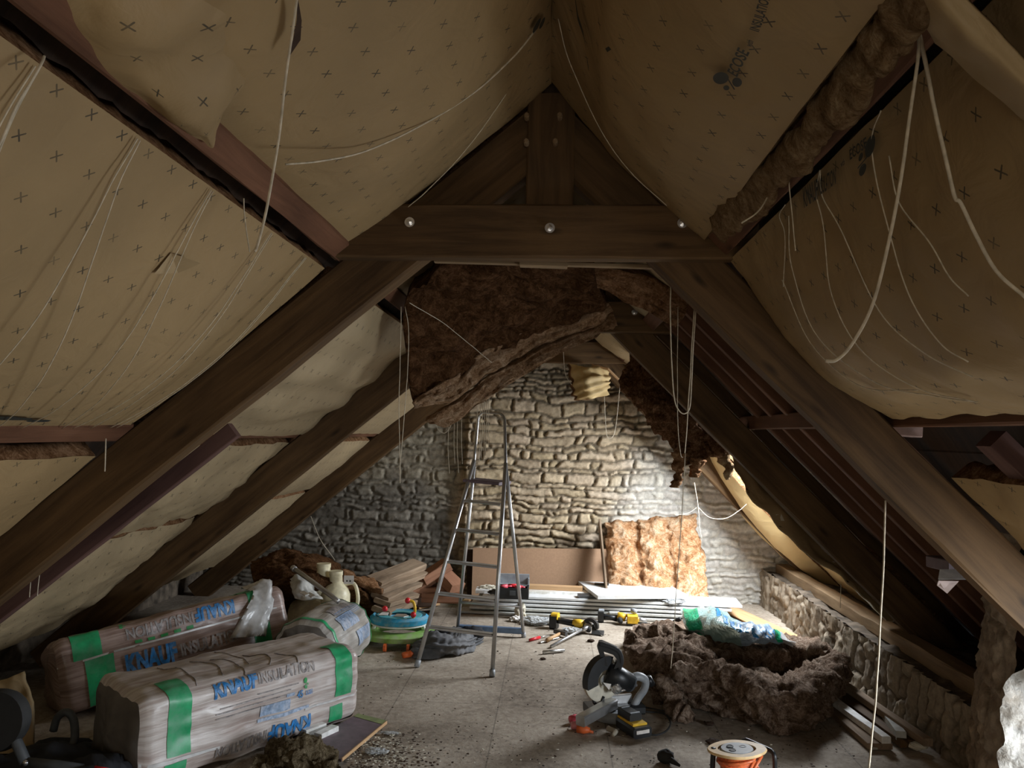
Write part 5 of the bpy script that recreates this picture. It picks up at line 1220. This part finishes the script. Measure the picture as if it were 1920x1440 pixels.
# ================================================================== CABLE REEL
rc = atz(1378, 1478, 0); reel = thing('cable_reel', rc, 'orange cable reel with cream flanges and a black tube frame at the bottom edge', 'cable reel')
ax = Vector((-.07, .05, 1)).normalized(); top = at(1382, 1408, rc.y-.01)
ctr = top
def RP(r, a, h): 
    e1 = Vector((1, .0, .07)).normalized(); e2 = ax.cross(e1); return ctr+e1*r*math.cos(a)+e2*r*math.sin(a)+ax*h
b = MB(); rings = []
n = 48
def fr(a): return .112+.018*abs(math.cos(a))**6
prof = [(.66, .0), (1.0, .0), (1.03, .006), (1.0, .012), (.66, .012)]
rings = [[RP(fr(2*PI*k/n)*q, 2*PI*k/n, h) for k in range(n)] for q, h in prof]; rings.append(rings[0]); b.loft(rings, caps=False)
b.build('flange', M['reel_cream'], reel, 'auto')
b = MB(); rings = [[RP(fr(2*PI*k/n)*q, 2*PI*k/n, h-.20) for k in range(n)] for q, h in prof]; rings.append(rings[0]); b.loft(rings, caps=False); b.build('flange', M['reel_cream'], reel, 'auto')
b = MB(); b.lathe(ctr-ax*.2, ax, [(.0, 0), (.076, 0), (.076, .205), (.070, .214), (0, .214)], 32); b.build('socket_drum', M['grey_plastic'], reel, 'auto')
for sx_, sy_ in ((-.028, .015), (.03, .015), (-.026, -.028), (.032, -.028)):
    b = MB(); c = ctr+Vector((sx_, sy_, 0))+ax*.0135; b.lathe(c, ax, [(.0, 0), (.016, 0), (.016, .003), (.012, .003), (.012, .001), (0, .001)], 16); b.build('socket', M['black_plastic'], reel, 'auto')
b = MB(); rings = []
pts = []
for i in range(900):
    a = i/900*2*PI*15; h = -.185+.18*abs(((i/150) % 2)-1); r = .082+.008*(i/900)+.004*mn.noise(Vector((i*.03, 0, 0))); pts.append(RP(r, a, h))
b.tube(pts, .0072, 6); b.lathe(ctr-ax*.19, ax, [(.06, 0), (.080, .0), (.080, .185), (.06, .185)], 32); b.build('orange_cable', M['orange_cable'], reel, True)
b = MB(); b.tube([RP(.092, -2.1, -.17), RP(.100, -1.6, -.12), RP(.104, -1.0, -.04), RP(.115, -.6, .0)], .0072, 6); b.build('cable_tail', M['orange_cable'], reel, True)
fy = rc.y
F1 = smooth_path([at(1337, 1470, fy), at(1336, 1440, fy), at(1338, 1402, fy)], 8)
b = MB(); b.tube(F1, .012, 10); b.build('frame_post', M['black_plastic'], reel, True)
F2 = [at(1392, 1398, fy+.12), at(1392, 1391, fy+.12), at(1397, 1388, fy+.12), at(1403, 1389, fy+.11), at(1440, 1405, fy+.04), at(1448, 1410, fy+.02), at(1452, 1418, fy), at(1453, 1440, fy), at(1452, 1475, fy)]
b = MB(); b.tube(smooth_path(F2, 40), .0105, 10); b.build('frame_handle', M['black_plastic'], reel, True)

# ================================================================== LEFT SIDE CLUTTER
# timber stack: five thick old boards, each turned a little
bd = [((700, 1092), (786, 1058), .34, .055, 'old board on top of the slanting stack'), ((704, 1104), (790, 1072), .28, .04, 'second old board of the slanting stack'),
      ((712, 1120), (778, 1092), .20, .035, 'third old board of the slanting stack'), ((716, 1130), (772, 1112), .13, .035, 'fourth old board of the slanting stack'),
      ((714, 1146), (768, 1126), .06, .04, 'lowest old board of the slanting stack')]
for k, (a, c, z, th, lab) in enumerate(bd):
    Ya = 6.1; A = at(a[0], a[1], Ya-.05*k); B_ = at(c[0], c[1], 6.75-.05*k)
    d = (B_-A).normalized(); b = MB(); b.beam(A, B_, .15, th, (0.25, -.1, 1), .006, 6, .010, 60+k)
    prop(b.build('old_board', M['oak_old']), lab, 'board', 'old boards in the slanting stack')
b = MB(); b.box(atz(738, 1150, .02)+Vector((.05, .35, .05)), (.45, .30, .10), .4, .01); prop(b.build('timber_block', M['board_dark']), 'dark block under the slanting board stack', 'block')
# reddish split timber chunks behind the ladder
for k, (x, y, z, l, ang, tl, lab) in enumerate(((792, 1090, .24, .36, .6, .35, 'tilted red brown chunk left of the green box'), (800, 1108, .12, .40, .2, .0, 'long red brown chunk under the tilted one'), (838, 1085, .22, .30, -.7, -.45, 'pointed red brown chunk leaning behind the ladder'), (828, 1118, .05, .34, .1, 0, 'bottom dark red chunk by the green box'), (815, 1072, .30, .26, .5, .5, 'small red brown chunk on top of the pile'))):
    c = at(x, y, 6.75); c.z = max(c.z, .05); R = Matrix.Rotation(ang, 3, 'Z') @ Matrix.Rotation(-tl, 3, 'Y')
    b = MB(); dx = R @ Vector((l/2, 0, 0)); b.beam(c-dx, c+dx, .16, .09, R @ Vector((0, 0, 1)), .01, 4, .014, 80+k)
    prop(b.build('timber_chunk', M['brick_wood']), lab, 'timber', 'red brown timber chunks behind the ladder')
gx = thing('green_box', atz(849, 1128, 0), 'small green carton with a torn white top behind the ladder', 'box')
c = atz(849, 1130, 0); b = MB(); b.box(c+Vector((0, 0, .07)), (.085, .07, .14), .1, .004); b.build('carton', M['green_box'], gx)
b = MB(); V, F, U = grid(lambda u, v: c+Vector((-.045+.09*u, -.04+.02*v, .14+.035*v+.02*math.sin(u*5))), 8, 5, lambda p, u, v: fbm(p, 20)*.02); V, F, U = thick(V, F, U, 8, 5, Vector((0, .004, 0))); mk('torn_flap', V, F, M['label_white'], gx, U)
for k, (a, c, w, lab) in enumerate((((783, 1139), (822, 1132), .05, 'thin pale offcut on the floor left of the ladder'), ((870, 1128), (884, 1122), .05, 'pale offcut end beside the brown sheet'), ((790, 1148), (812, 1146), .02, 'dark splinter on the floor by the ladder'))):
    b = MB(); b.beam(atz(*a, .015), atz(*c, .015), w, .02, (0, 0, 1), .003); prop(b.build('wood_offcut', M['pine' if k < 2 else 'board_dark']), lab, 'offcut')
# cream jugs
def jug(x, y, Y, hgt, r, label, ang=0.0):
    c = at(x, y, Y); z0 = c.z-hgt; t = thing('cream_jug', (c.x, c.y, z0), label, 'jug', 'cream plastic jugs behind the packs'); base = Vector((c.x, c.y, z0))
    b = MB(); b.lathe(base, (0, 0, 1), [(.0, 0), (r, 0), (r, hgt*.72), (r*.86, hgt*.8), (r*.45, hgt*.9), (r*.42, hgt), (r*.36, hgt), (r*.36, hgt*.9)], 24); b.build('body', M['cream_plastic'], t, 'auto')
    d = Vector((math.cos(ang), math.sin(ang), 0))
    b = MB(); b.tube(smooth_path([base+d*r*.5+Vector((0, 0, hgt*.86)), base+d*r*1.25+Vector((0, 0, hgt*.86)), base+d*r*1.5+Vector((0, 0, hgt*.6)), base+d*r*.98+Vector((0, 0, hgt*.38))], 16), .014, 8); b.build('handle', M['cream_plastic'], t, True)
    b = MB(); b.lathe(base+Vector((0, 0, hgt)), (0, 0, 1), [(.0, 0), (r*.46, 0), (r*.46, .03), (0, .03)], 16); b.build('screw_cap', M['cream_plastic'], t, 'auto')
    return t
jug(607, 1064, 5.75, .56, .115, 'tall cream jug with its spout standing highest behind the packs', 2.9)
jug(630, 1078, 5.70, .50, .11, 'cream jug in front carrying a small white tag', .2)
c = at(654, 1087, 5.6); b = MB(); b.box(c, (.07, .006, .06), .1, .002); o = b.build('white_tag', M['label_white']); prop(o, 'small white tag with two dark marks beside the cream jug', 'tag')
for dx in (-.012, .012):
    b = MB(); b.box(c+Vector((dx, -.005, -.008)), (.010, .003, .012), .1, .0005); b.build('dark_mark', M['print_black'], o)
# tipped cream container and grey white sacks
b = MB(); b.tube([atz(560, 1165, .16), atz(600, 1158, .20), atz(640, 1155, .22)], [.16, .17, .10], 20); prop(b.build('cream_tub', M['cream_plastic'], None, True), 'tipped cream tub lying between the rear pack and the round pack', 'tub')
rows = [[at(540, 1085, 5.5), at(558, 1078, 5.5), at(580, 1095, 5.5)], [at(548, 1105, 5.4), at(566, 1104, 5.35), at(592, 1112, 5.4)], [at(552, 1122, 5.35), at(572, 1126, 5.3), at(600, 1122, 5.35)]]
V, F, U = grid(patch(rows), 20, 20, lambda p, u, v: fbm(p, 9)*.03); V, F, U = thick(V, F, U, 20, 20, Vector((0, .08, -.02))); prop(mk('grey_sack', V, F, M['card_grey'], None, U), 'folded grey white sack behind the far end of the rear pack', 'sack')
b = MB(); b.tube([at(551, 1066, 5.45), at(590, 1094, 5.3), at(622, 1118, 5.2), at(634, 1128, 5.15)], .017, 10); b.tube([at(549, 1064, 5.46), at(553, 1068, 5.44)], .021, 10); prop(b.build('grey_pole', M['aluminium'], None, True), 'shiny grey pole slanting over the cream jugs', 'pole')
for k, (x, y) in enumerate(((571, 1113), (583, 1116))):
    b = MB(); b.beam(at(x-5, y-3, 5.25), at(x+5, y+3, 5.2), .03, .012, (0, -.4, 1), .002); prop(b.build('white_clip', M['white']), ('white clip further left on the grey sack', 'white clip nearer the grey pole')[k], 'clip')
# toy walker
wc = atz(742, 1212, 0); wk_ = thing('toy_walker', wc, 'baby walker with a blue tray, red balls and a green base', 'baby walker'); wc = Vector((wc.x, wc.y, 0))
def ell(rx, ry, z, n=40, ph=0): return [wc+Vector((rx*math.cos(2*PI*k/n+ph), .12+ry*math.sin(2*PI*k/n+ph), z)) for k in range(n)]
b = MB(); b.loft([ell(.24, .20, .06), ell(.29, .24, .05), ell(.30, .25, .085), ell(.26, .21, .10), ell(.17, .13, .10), ell(.16, .12, .06), ell(.24, .20, .06)], caps=False); b.build('base_ring', M['lime'], wk_, 'auto')
b = MB(); b.loft([ell(.19, .16, .17), ell(.22, .18, .155), ell(.225, .185, .19), ell(.20, .165, .21), ell(.185, .15, .20), ell(.10, .08, .185), ell(.09, .07, .165), ell(.19, .16, .17)], caps=False); b.build('tray', M['sky_blue'], wk_, 'auto')
b = MB(); b.loft([ell(.17, .135, .2), ell(.17, .135, .206), ell(.10, .08, .206), ell(.10, .08, .2), ell(.17, .135, .2)], caps=False); b.build('tray_top', M['teal'], wk_)
b = MB(); b.loft([ell(.20, .165, .135), ell(.215, .175, .14), ell(.215, .175, .150), ell(.20, .165, .152), ell(.20, .165, .135)], caps=False); b.build('white_rail', M['white'], wk_, 'auto')
for sx_, a in ((-1, 0), (1, 0)):
    b = MB(); b.tube([wc+Vector((sx_*.20, .10, .085)), wc+Vector((sx_*.17, .11, .17))], .014, 8); b.build('upright', M['white'], wk_, True)
b = MB(); b.tube(smooth_path([wc+Vector((.12, .02, .20)), wc+Vector((.135, .01, .27)), wc+Vector((.12, .02, .32)), wc+Vector((.085, .03, .33))], 16), .011, 8); b.build('toy_arch', M['yellow'], wk_, True)
for x, y, z in ((.125, -.0, .235), (.075, .03, .33), (-.10, .05, .26)):
    b = MB(); b.ball(wc+Vector((x, y, z)), .022, 14, 9); b.build('red_ball', M['red'], wk_, True)
for x in (-.05, .12):
    b = MB(); b.lathe(wc+Vector((x, -.14, .028)), (1, 0, 0), [(.0, -.01), (.028, -.01), (.028, .01), (0, .01)], 14); b.build('castor', M['orange'], wk_, 'auto')
b = MB(); b.prism([wc+Vector((.02+x, .06+y, .209)) for x, y in ((-.05, -.03), (.03, -.04), (.06, .0), (.03, .05), (-.04, .05))], (0, 0, .004)); b.build('toy_mirror', M['steel'], wk_)
b = MB(); b.prism([wc+Vector((-.11+x, .10+y, .209)) for x, y in ((-.04, -.05), (.03, -.04), (.02, .05), (-.03, .05))], (0, 0, .004)); b.build('toy_sticker', M['label_white'], wk_)
# grey jacket and orange grip on the floor
jk = thing('grey_jacket', atz(850, 1212, 0), 'crumpled dark grey jacket on the floor under the ladder', 'jacket')
rows = [[atz(768, 1232, .0), atz(800, 1236, .0), atz(845, 1230, .0), atz(880, 1222, .0), atz(905, 1206, .0)], [atz(772, 1218, .05), atz(805, 1216, .08), atz(845, 1212, .09), atz(880, 1206, .07), atz(902, 1196, .03)],
        [atz(775, 1204, .07), atz(808, 1200, .12), atz(845, 1196, .12), atz(875, 1192, .10), atz(898, 1186, .05)], [atz(785, 1200, .01), atz(812, 1188, .03), atz(848, 1183, .03), atz(872, 1180, .03), atz(893, 1178, .01)]]
V, F, U = grid(patch(rows), 70, 40, lambda p, u, v: fbm(p, 7, 4)*.04+.010*math.sin(v*30+u*6+5*mn.noise(p*4))); V = [Vector((v.x, v.y, max(.004, v.z))) for v in V]
mk('cloth_body', V, F, M['grey_cloth'], jk, U)
b = MB(); b.ball(atz(885, 1186, .09), .075, 20, 12, (1.3, .7, .6), None, lambda d: 1+.35*mn.noise(d*3)); b.ball(atz(840, 1186, .09), .07, 20, 12, (1.6, .7, .4), None, lambda d: 1+.35*mn.noise(d*3+Vector((4, 0, 0)))); 
prop(b.build('black_bundle', M['black_cloth'], None, True), 'black cloth bundle on the back of the grey jacket', 'cloth')
b = MB(); b.tube([atz(755, 1229, .02), atz(768, 1226, .025)], [.020, .024], 10); b.tube([atz(768, 1226, .025), atz(776, 1224, .025)], [.024, .018], 10); prop(b.build('orange_handgrip', M['orange'], None, True), 'orange grip poking out left of the grey jacket', 'grip')

# ================================================================== FOREGROUND LEFT
rows = [[atz(470, 1462, .0), atz(520, 1460, .0), atz(590, 1462, .0), atz(650, 1465, .0)], [atz(478, 1440, .05), atz(525, 1425, .10), atz(590, 1425, .10), atz(640, 1440, .05)],
        [atz(492, 1420, .06), atz(535, 1400, .11), atz(590, 1398, .11), atz(628, 1420, .05)], [atz(510, 1405, .01), atz(545, 1390, .02), atz(590, 1390, .02), atz(615, 1404, .01)]]
V, F, U = grid(patch(rows), 80, 60, lambda p, u, v: fbm(p, 9, 5)*.05+max(0, ridge(p, 16))*.02); V = [Vector((v.x, v.y, max(.003, v.z))) for v in V]
simple('x_', (.1, .1, .1)); wool('wool_olive', (.05, .036, .018), (.17, .125, .07), (.44, .36, .24), 1.8)
prop(mk('wool_clump', V, F, M['wool_olive'], None, U), 'olive brown wool clump at the bottom edge in front of the grey pack', 'insulation wool')
b = MB(); p = [atz(560, 1400, .03), atz(668, 1340, .014), atz(724, 1354, .014), atz(640, 1424, .03)]; b.prism(p, (0, 0, -.012))
o = b.build('plywood_board', M['purple_grey']); prop(o, 'purplish plywood board on the floor with a pale front edge', 'board')
b = MB(); b.beam(atz(724, 1354, .010)+Vector((.003, -.004, 0)), atz(640, 1424, .026)+Vector((.003, -.004, 0)), .008, .016, (0, 0, 1), .001); b.build('pale_edge', M['pine'], o)
b = MB(); b.prism([atz(663, 1343, .016), atz(671, 1338, .016), atz(725, 1351, .016), atz(716, 1358, .016)], (0, 0, .001)); b.build('green_tint', simple('moss', (.22, .26, .11), .8), o)
for k, (a, c, w, h, lab) in enumerate((((566, 1376), (604, 1362), .07, .05, 'white notched plaster piece under the grey pack'), ((596, 1382), (628, 1366), .05, .035, 'white plaster strip nearer the plywood board'))):
    b = MB(); b.beam(atz(*a, .03), atz(*c, .03), w, h, (0, 0, 1), .003); prop(b.build('plaster_piece', M['white']), lab, 'plaster')
# stroller frame, black bag and loose sheet at the bottom left corner
st = thing('folded_pushchair', atz(60, 1480, 0), 'folded dark pushchair frame in the bottom left corner', 'pushchair')
Yc = 3.3
b = MB(); b.tube([at(-10, 1300, 3.3), at(22, 1370, 3.25), at(48, 1430, 3.2)], .022, 10); b.build('frame_tube', M['dark_grey'], st, True)
b = MB(); b.tube([at(48, 1430, 3.2), at(110, 1436, 3.2), at(190, 1448, 3.25)], .022, 10); b.build('frame_tube', M['dark_grey'], st, True)
b = MB(); b.lathe(at(48, 1430, 3.17), (0, -1, 0), [(.0, 0), (.013, 0), (.011, .008), (0, .010)], 14); b.build('rivet_cap', M['zinc'], st, True)
b = MB(); b.tube(smooth_path([at(100, 1370, 3.6), at(108, 1345, 3.6), at(125, 1335, 3.6), at(138, 1350, 3.6), at(140, 1385, 3.55), at(130, 1410, 3.5), at(120, 1436, 3.4)], 30), .018, 8); b.build('handle_bow', M['dark_grey'], st, True)
b = MB(); b.lathe(at(0, 1350, 3.25), (0, -1, .1), [(.0, -.03), (.12, -.03), (.13, 0), (.12, .03), (0, .03)], 28); b.build('wheel', M['black_rubber'], st, 'auto')
rows = [[at(-30, 1430, 3.25), at(60, 1400, 3.5), at(150, 1395, 3.6), at(215, 1420, 3.5)], [at(-30, 1460, 3.1), at(60, 1445, 3.2), at(150, 1440, 3.2), at(235, 1450, 3.2)], [atz(-30, 1560), atz(60, 1550), atz(150, 1540), atz(240, 1530)]]
V, F, U = grid(patch(rows), 40, 24, lambda p, u, v: fbm(p, 6)*.05); V, F, U = thick(V, F, U, 40, 24, Vector((0, .25, -.1))); V = [Vector((v.x, v.y, max(.004, v.z))) for v in V]
prop(mk('black_bag', V, F, M['black_cloth'], None, U), 'black fabric bag slumped at the foot of the front pack', 'bag')
b = MB(); b.tube([at(178, 1438, 3.15), at(210, 1444, 3.15)], .006, 6); prop(b.build('red_strap', M['red'], None, True), 'thin red strap at the bottom edge beside the front pack', 'strap')
rows = [[at(-20, 1280, 3.7), at(20, 1268, 3.75), at(40, 1262, 3.8)], [at(-20, 1340, 3.6), at(30, 1335, 3.65), at(58, 1330, 3.7)], [at(-20, 1420, 3.5), at(40, 1420, 3.5), at(62, 1418, 3.55)]]
V, F, U = grid(patch(rows), 14, 20, lambda p, u, v: fbm(p, 7)*.03); V, F, U = thick(V, F, U, 14, 20, Vector((0, .02, 0))); prop(mk('loose_paper_sheet', V, F, M['paper_bare'], None, U), 'loose tan paper sheet standing at the left frame edge behind the pushchair', 'paper')

# ================================================================== RIGHT SIDE: BOARDS ALONG THE EAVES WALL
for k, (a, c, z, w, h, m, lab) in enumerate((((1530, 1290), (1662, 1388), .055, .05, .035, 'white', 'pale batten lying on the boards along the eaves wall'), ((1535, 1302), (1650, 1400), .02, .13, .03, 'oak_old', 'brown board on the floor nearest the open floor'),
        ((1560, 1292), (1705, 1395), .03, .10, .04, 'timber', 'dark board between the pale batten and the eaves wall'), ((1575, 1280), (1740, 1392), .08, .05, .04, 'oak_old', 'upper board against the eaves wall'), ((1664, 1345), (1690, 1380), .06, .05, .05, 'card_grey', 'short grey block beside the pale batten'))):
    b = MB(); b.beam(atz(*a, z), atz(*c, z), w, h, (0, 0, 1), .003, 6, .003, k); prop(b.build('floor_board', M[m]), lab, 'board', 'boards along the eaves wall')
b = MB(); c = atz(1722, 1398, .03); b.ball(c, .035, 12, 8, (1.4, .8, .6), None, lambda d: 1+.4*mn.noise(d*3)); prop(b.build('pale_stone', M['putty'], None, False), 'small pale stone at the end of the dark board', 'stone')
b = MB(); b.beam(atz(1632, 1402, .01), atz(1668, 1400, .01), .03, .012, (0, 0, 1), .002); prop(b.build('thin_lath', M['card_grey']), 'short grey lath end on the floor at right', 'offcut')
# white folded bracket card under the near right rafter
q = [at(1763, 1069, 3.35), at(1800, 1069, 3.35), at(1812, 1087, 3.3), at(1760, 1087, 3.3)]; b = MB(); b.prism(q, (0, .004, .003)); o = b.build('white_card', M['label_white']); prop(o, 'small white folded card with a torn lower piece by the near right rafter', 'card')
b = MB(); b.prism([at(1760, 1089, 3.3), at(1798, 1090, 3.3), at(1776, 1113, 3.32), at(1757, 1098, 3.32)], (0, .004, .002)); b.build('torn_lower_piece', M['pink_card'] if 'pink_card' in M else simple('pink_card', (.42, .33, .31), .7), o)
b = MB(); b.beam(at(1756, 1052, 3.55), at(1800, 1062, 3.4), .10, .05, (0, 0, 1), .004); prop(b.build('grey_block', M['purple_grey']), 'grey block wedged behind the white folded card', 'block')
b = MB(); b.beam(at(1752, 990, 4.2), at(1700, 940, 4.3), .05, .03, (0, 0, 1), .003); 
b = MB(); b.beam((1.18, 3.1, 1.66), (1.42, 3.1, 1.645), .09, .07, (0, 0, 1), .004); prop(b.build('pale_noggin', simple('pinkish_wood', (.40, .26, .22), .8)), 'short pinkish wood block at the lower right purlin behind the near truss', 'block')
b = MB(); b.beam(at(975, 494, 3.1), at(1064, 497, 3.1), .05, .025, (0, 0, 1), .003); b.beam(at(815, 489, 3.12), at(1275, 502, 3.12), .03, .016, (0, 0, 1), .002)
prop(b.build('ceiling_lath', M['timber_pale']), 'thin pale lath behind the bottom of the near collar beam', 'batten')

# ================================================================== LITTER
def shard(c, s, seed):
    rng = random.Random(seed); n = rng.choice([3, 4, 5]); a0 = rng.random()*6
    z = max(.002, c.z); return [Vector((c.x+s*(.5+rng.random())*math.cos(a0+2*PI*k/n), c.y+s*(.5+rng.random()*.6)*math.sin(a0+2*PI*k/n), z+rng.random()*s*.4)) for k in range(n)]
rng = random.Random(11)
def litter(name, n, fx, mat, label, smin, smax):
    b = MB()
    for k in range(n):
        px, py = fx(); c = atz(px, py, .002); b.prism(shard(c, rng.uniform(smin, smax), k), (0, 0, rng.uniform(.001, .004)))
    return prop(b.build(name, M[mat]), label, 'debris', None, 'stuff')
litter('pale_chips', 260, lambda: (rng.gauss(715, 32), min(1470, max(1375, rng.gauss(1408, 22)))), 'putty', 'pale chips and grit swept on the floor beside the plywood board', .003, .008)
litter('dark_chips', 300, lambda: (rng.gauss(730, 60), min(1480, max(1370, rng.gauss(1425, 28)))), 'board_dark', 'dark soil crumbs on the floor near the bottom edge', .003, .009)
litter('dark_crumbs', 360, lambda: (rng.uniform(680, 1640), 1180+260*rng.random()**.8), 'board_dark', 'scattered dark crumbs over the open floor', .003, .007)
litter('pale_crumbs', 200, lambda: (rng.uniform(700, 1500), 1165+270*rng.random()**.8), 'putty', 'scattered pale crumbs over the open floor', .002, .006)
crumple('torn_plastic', atz(705, 1408, .012), .035, 'small torn clear plastic piece among the pale chips', 'clear_film', 1.5, .9, .3, None, 3)
crumple('torn_plastic', atz(730, 1374, .008), .022, 'curled clear plastic strip beyond the pale chips', 'clear_film', 2.2, .6, .3, None, 6)
for k, (x, y, s, lab) in enumerate(((1108, 1201, .022, 'small dark lump on the floor just below the scraper blade'), (1330, 1357, .02, 'small dark lump in front of the wool heap'), (1018, 1235, .016, 'tiny dark lump below the grey metal tube'), (1338, 1391, .03, 'dark stain like lump behind the cable reel'))):
    b = MB(); b.ball(atz(x, y, s*.3), s, 12, 8, (1.3, .8, .5), None, lambda d: 1+.5*mn.noise(d*3+Vector((k, 0, 0)))); prop(b.build('dark_lump', M['board_dark'], None, False), lab, 'debris')
